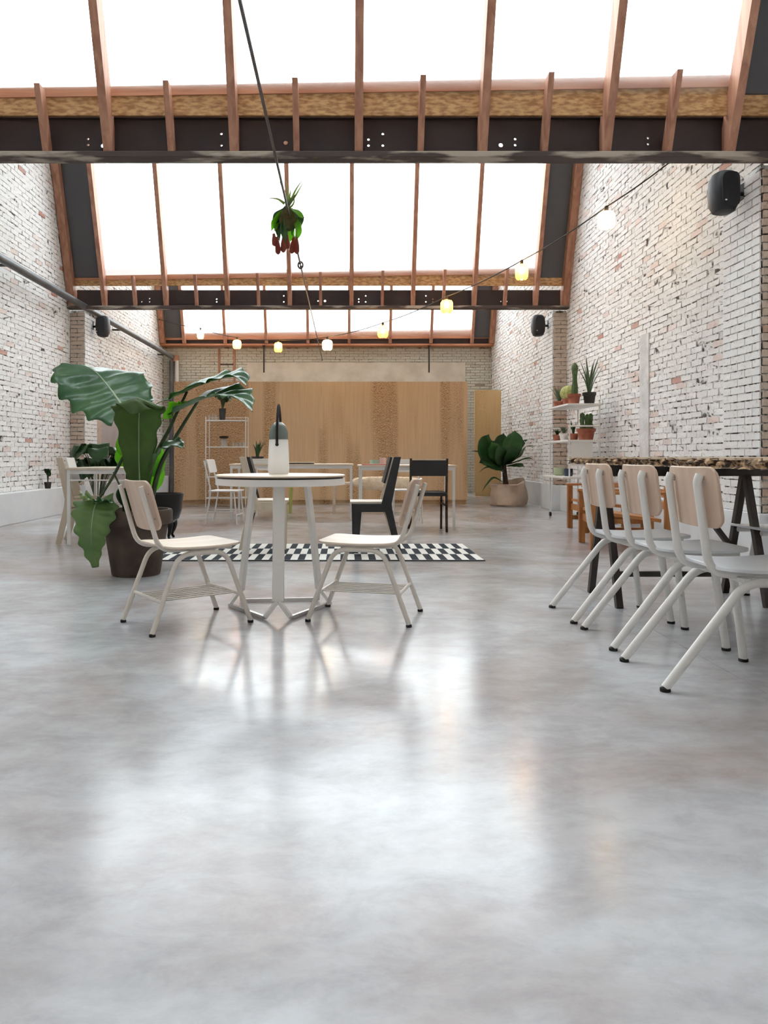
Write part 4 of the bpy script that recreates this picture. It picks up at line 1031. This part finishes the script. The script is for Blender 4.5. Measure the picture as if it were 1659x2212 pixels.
MB().tube([(rx, 8.66, rz_), (rx, 8.72, rz_)], .014, 8).build('nut', M['blacksteel'], t); MB().tube([(rx, 8.82, rz_), (rx, 8.88, rz_)], .014, 8).build('nut', M['blacksteel'], t)
for x in (-1.87, 1.965):
    t = thing('hanging_rod', 'short black rod hanging from the rear roof sill before the end wall', 'rod', (x, 17.2, 0), group='black rods before the end wall')
    MB().tube([(0, 0, 2.79), (0, 0, 3.42)], .017, 8).build('rod', M['cable'], t); MB().lathe([(.035, 3.40), (.035, 3.42)], 12).build('ceiling_plate', M['cable'], t)

def speaker(label, loc, toward, yaw):
    t = thing('wall_speaker', label, 'speaker', loc, yaw)
    n = 20; vs = []; fs = []
    lv_ = [(-.168, .45), (-.155, .72), (-.10, .95), (0, 1.03), (.10, .95), (.155, .74), (.168, .5)]
    for z, q in lv_:
        for k in range(n):
            w = 2*math.pi*k/n; c_, s_ = math.cos(w), math.sin(w); p = 2.6
            vs.append((math.copysign(abs(c_)**(2/p), c_)*.105*q, math.copysign(abs(s_)**(2/p), s_)*.115*q, z))
    for i in range(len(lv_) - 1):
        for k in range(n): l = (k+1) % n; fs.append((i*n+k, i*n+l, (i+1)*n+l, (i+1)*n+k))
    fs += [tuple(range(n-1, -1, -1)), tuple((len(lv_)-1)*n + k for k in range(n))]
    MB().add(vs, fs).build('cabinet', M['speaker'], t, bevel=.004)
    MB().rplate(.15, .27, .012, .05, -.012, c=(0, -.114, 0), M=Matrix.Rotation(R(90), 3, 'X')).build('grille', M['grille'], t)
    MB().ball((-.055, -.122, -.095), (.010, .004, .006), 10, 6).build('badge', M['whitesteel'], t)
    MB().tube([(toward*.09, .0, 0), (toward*.165, .0, 0)], .018, 8).build('bracket_arm', M['rubber'], t)
    MB().bb(toward*.160, toward*.180, -.03, .03, -.05, .085).build('bracket_plate', M['rubber'], t, bevel=.004)
    return t
speaker('black wall speaker beside the first steel beam, above the bark edged table', (3.085, 6.03, 2.985), 1, 6)
speaker('black wall speaker on the brick wall above the plywood sheet and paper sack', (3.085, 11.80, 2.925), 1, 4)
speaker('black wall speaker under the grey pipe on the brick wall', (-3.89, 11.93, 2.935), -1, -4)

# ------------------------------------------------------------------ hanging pitcher plant
hp = thing('hanging_plant', 'pitcher plant with reddish pitchers hanging from the tie rod', 'plant', (rx, 7.02, 3.0))
H = lambda x, y, dy=0: at(x, y, 7.02 + dy) - hp.location
MB().ball(H(622, 474), (.085, .085, .11), 14, 10).build('moss_basket', M['moss'], hp)
MB().tube([H(619, 440), H(623, 462)], .006, 6).build('hanger', M['cable'], hp)
r4 = random.Random(2)
for q in ([(612, 450), (598, 462), (588, 485)], [(632, 452), (645, 462), (654, 472)], [(618, 445), (606, 470), (602, 505)], [(628, 450), (642, 480), (646, 500)], [(622, 450), (620, 480), (612, 500)], [(625, 450), (632, 478), (630, 508)], [(610, 455), (596, 478), (594, 500)], [(634, 462), (650, 470), (661, 470)], [(620, 448), (612, 476), (608, 496)], [(626, 455), (640, 470), (640, 490)], [(608, 470), (600, 492), (604, 522)], [(616, 474), (612, 500), (618, 526)], [(626, 474), (628, 504), (622, 528)], [(636, 470), (644, 496), (638, 524)], [(612, 460), (594, 476), (586, 500)], [(634, 455), (648, 468), (650, 492)]):
    dy = r4.uniform(-.1, .08)
    leaf('leaf', [H(q[0][0], q[0][1], dy*.3), H(q[1][0], q[1][1], dy), H(q[2][0], q[2][1], dy)], .040, (.8, .6, .2), hp, r4.choice([M['alocasia'], M['lime'], M['alocasia']]), .2, .05, 2, 0, 10, 6, vein=False)
for q in ([(622, 445), (614, 415), (604, 392)], [(624, 445), (622, 420), (618, 390)], [(626, 440), (638, 412), (652, 390)], [(625, 442), (640, 420), (654, 396)], [(615, 440), (600, 430), (580, 428)], [(632, 430), (640, 421), (648, 418)], [(623, 448), (626, 425), (628, 410)], [(624, 452), (634, 440), (636, 425)]):
    leaf('frond', [H(*q[0]), H(q[1][0], q[1][1], -.03), H(q[2][0], q[2][1], -.05)], .016, (1, .3, .4), hp, M['frond'], .2, 0, 2, 0, 8, 4, vein=False, prof=lambda u: 1 - .85*u)
for x, y0_, y1_ in ((594, 505, 532), (601, 512, 550), (612, 510, 546), (620, 508, 538), (630, 514, 548), (641, 510, 549)):
    dy = r4.uniform(-.06, .06); a = H(x + r4.uniform(-4, 4), y0_, dy); b_ = H(x, y1_, dy)
    MB().tube([H(620, 480), H(x, y0_ - 14, dy), a], .003, 5).build('tendril', M['stalk'], hp)
    MB().tube(spline([a, a.lerp(b_, .35), a.lerp(b_, .8), b_], 10), [.013, .014, .016, .020, .024, .026, .027, .026, .023, .016, .004], 10).build('pitcher', M['pitcher'], hp)

# ------------------------------------------------------------------ festoon lights
B = [(1310, 470, 7.63, 'c', .085), (1127, 583, 8.9, 'a', .075), (965, 658, 10.2, 'a', .085), (827, 713, 11.4, 'a', .08), (707, 742, 12.8, 'c', .088), (601, 747, 13.9, 'a', .075), (512, 741, 14.9, 'p', .085), (433, 720, 15.9, 'c', .07)]
lt = thing('festoon_cable', 'sagging black cable of the festoon lights slung across the hall', 'cable')
tops = [at(x, y - 18 * FPX / Y / 210 * .6, Y) + Vector((0, 0, .06)) for x, y, Y, k, r in B]
ends = [Vector((3.44, 7.25, 3.93))] + tops + [Vector((-4.2, 16.8, 3.95))]
path = []
for a, b_ in zip(ends[:-1], ends[1:]):
    for k in range(8): u = k/8; p = a.lerp(b_, u); p.z -= .10 * u * (1 - u); path.append(p)
path.append(ends[-1])
MB().tube(path, .007, 6).build('cable', M['cable'], lt)
for e in (ends[0], ends[-1]): MB().ball(e, .02, 8, 6).build('wall_hook', M['blacksteel'], lt)
where = ('nearest the right brick wall', 'second from the right brick wall', 'third from the right brick wall', 'fourth from the right brick wall', 'fourth from the left brick wall', 'third from the left brick wall', 'second from the left brick wall', 'nearest the left brick wall')
kind = {'a': 'amber glass', 'c': 'clear glass', 'p': 'peach glass'}
gm = {'a': M['amber'], 'c': M['clearjar'], 'p': M['peachglass']}
for (x, y, Y, k, r), tp, wh in zip(B, tops, where):
    t = thing('festoon_lamp', 'glowing %s jar lamp on the festoon cable, %s' % (kind[k], wh), 'lamp', tp)
    MB().lathe([(.016, -.045), (.02, -.04), (.02, .0), (.008, .01)], 12).build('socket', M['cable'], t)
    MB().lathe([(.022, -.045), (r*.8, -.06), (r, -.09), (r, -.19), (r*.85, -.22), (r*.5, -.235)], 20, caps=False).build('jar', gm[k], t)
    MB().ball((0, 0, -.115), (.034, .034, .048), 12, 8).build('bulb', M['filament'], t)
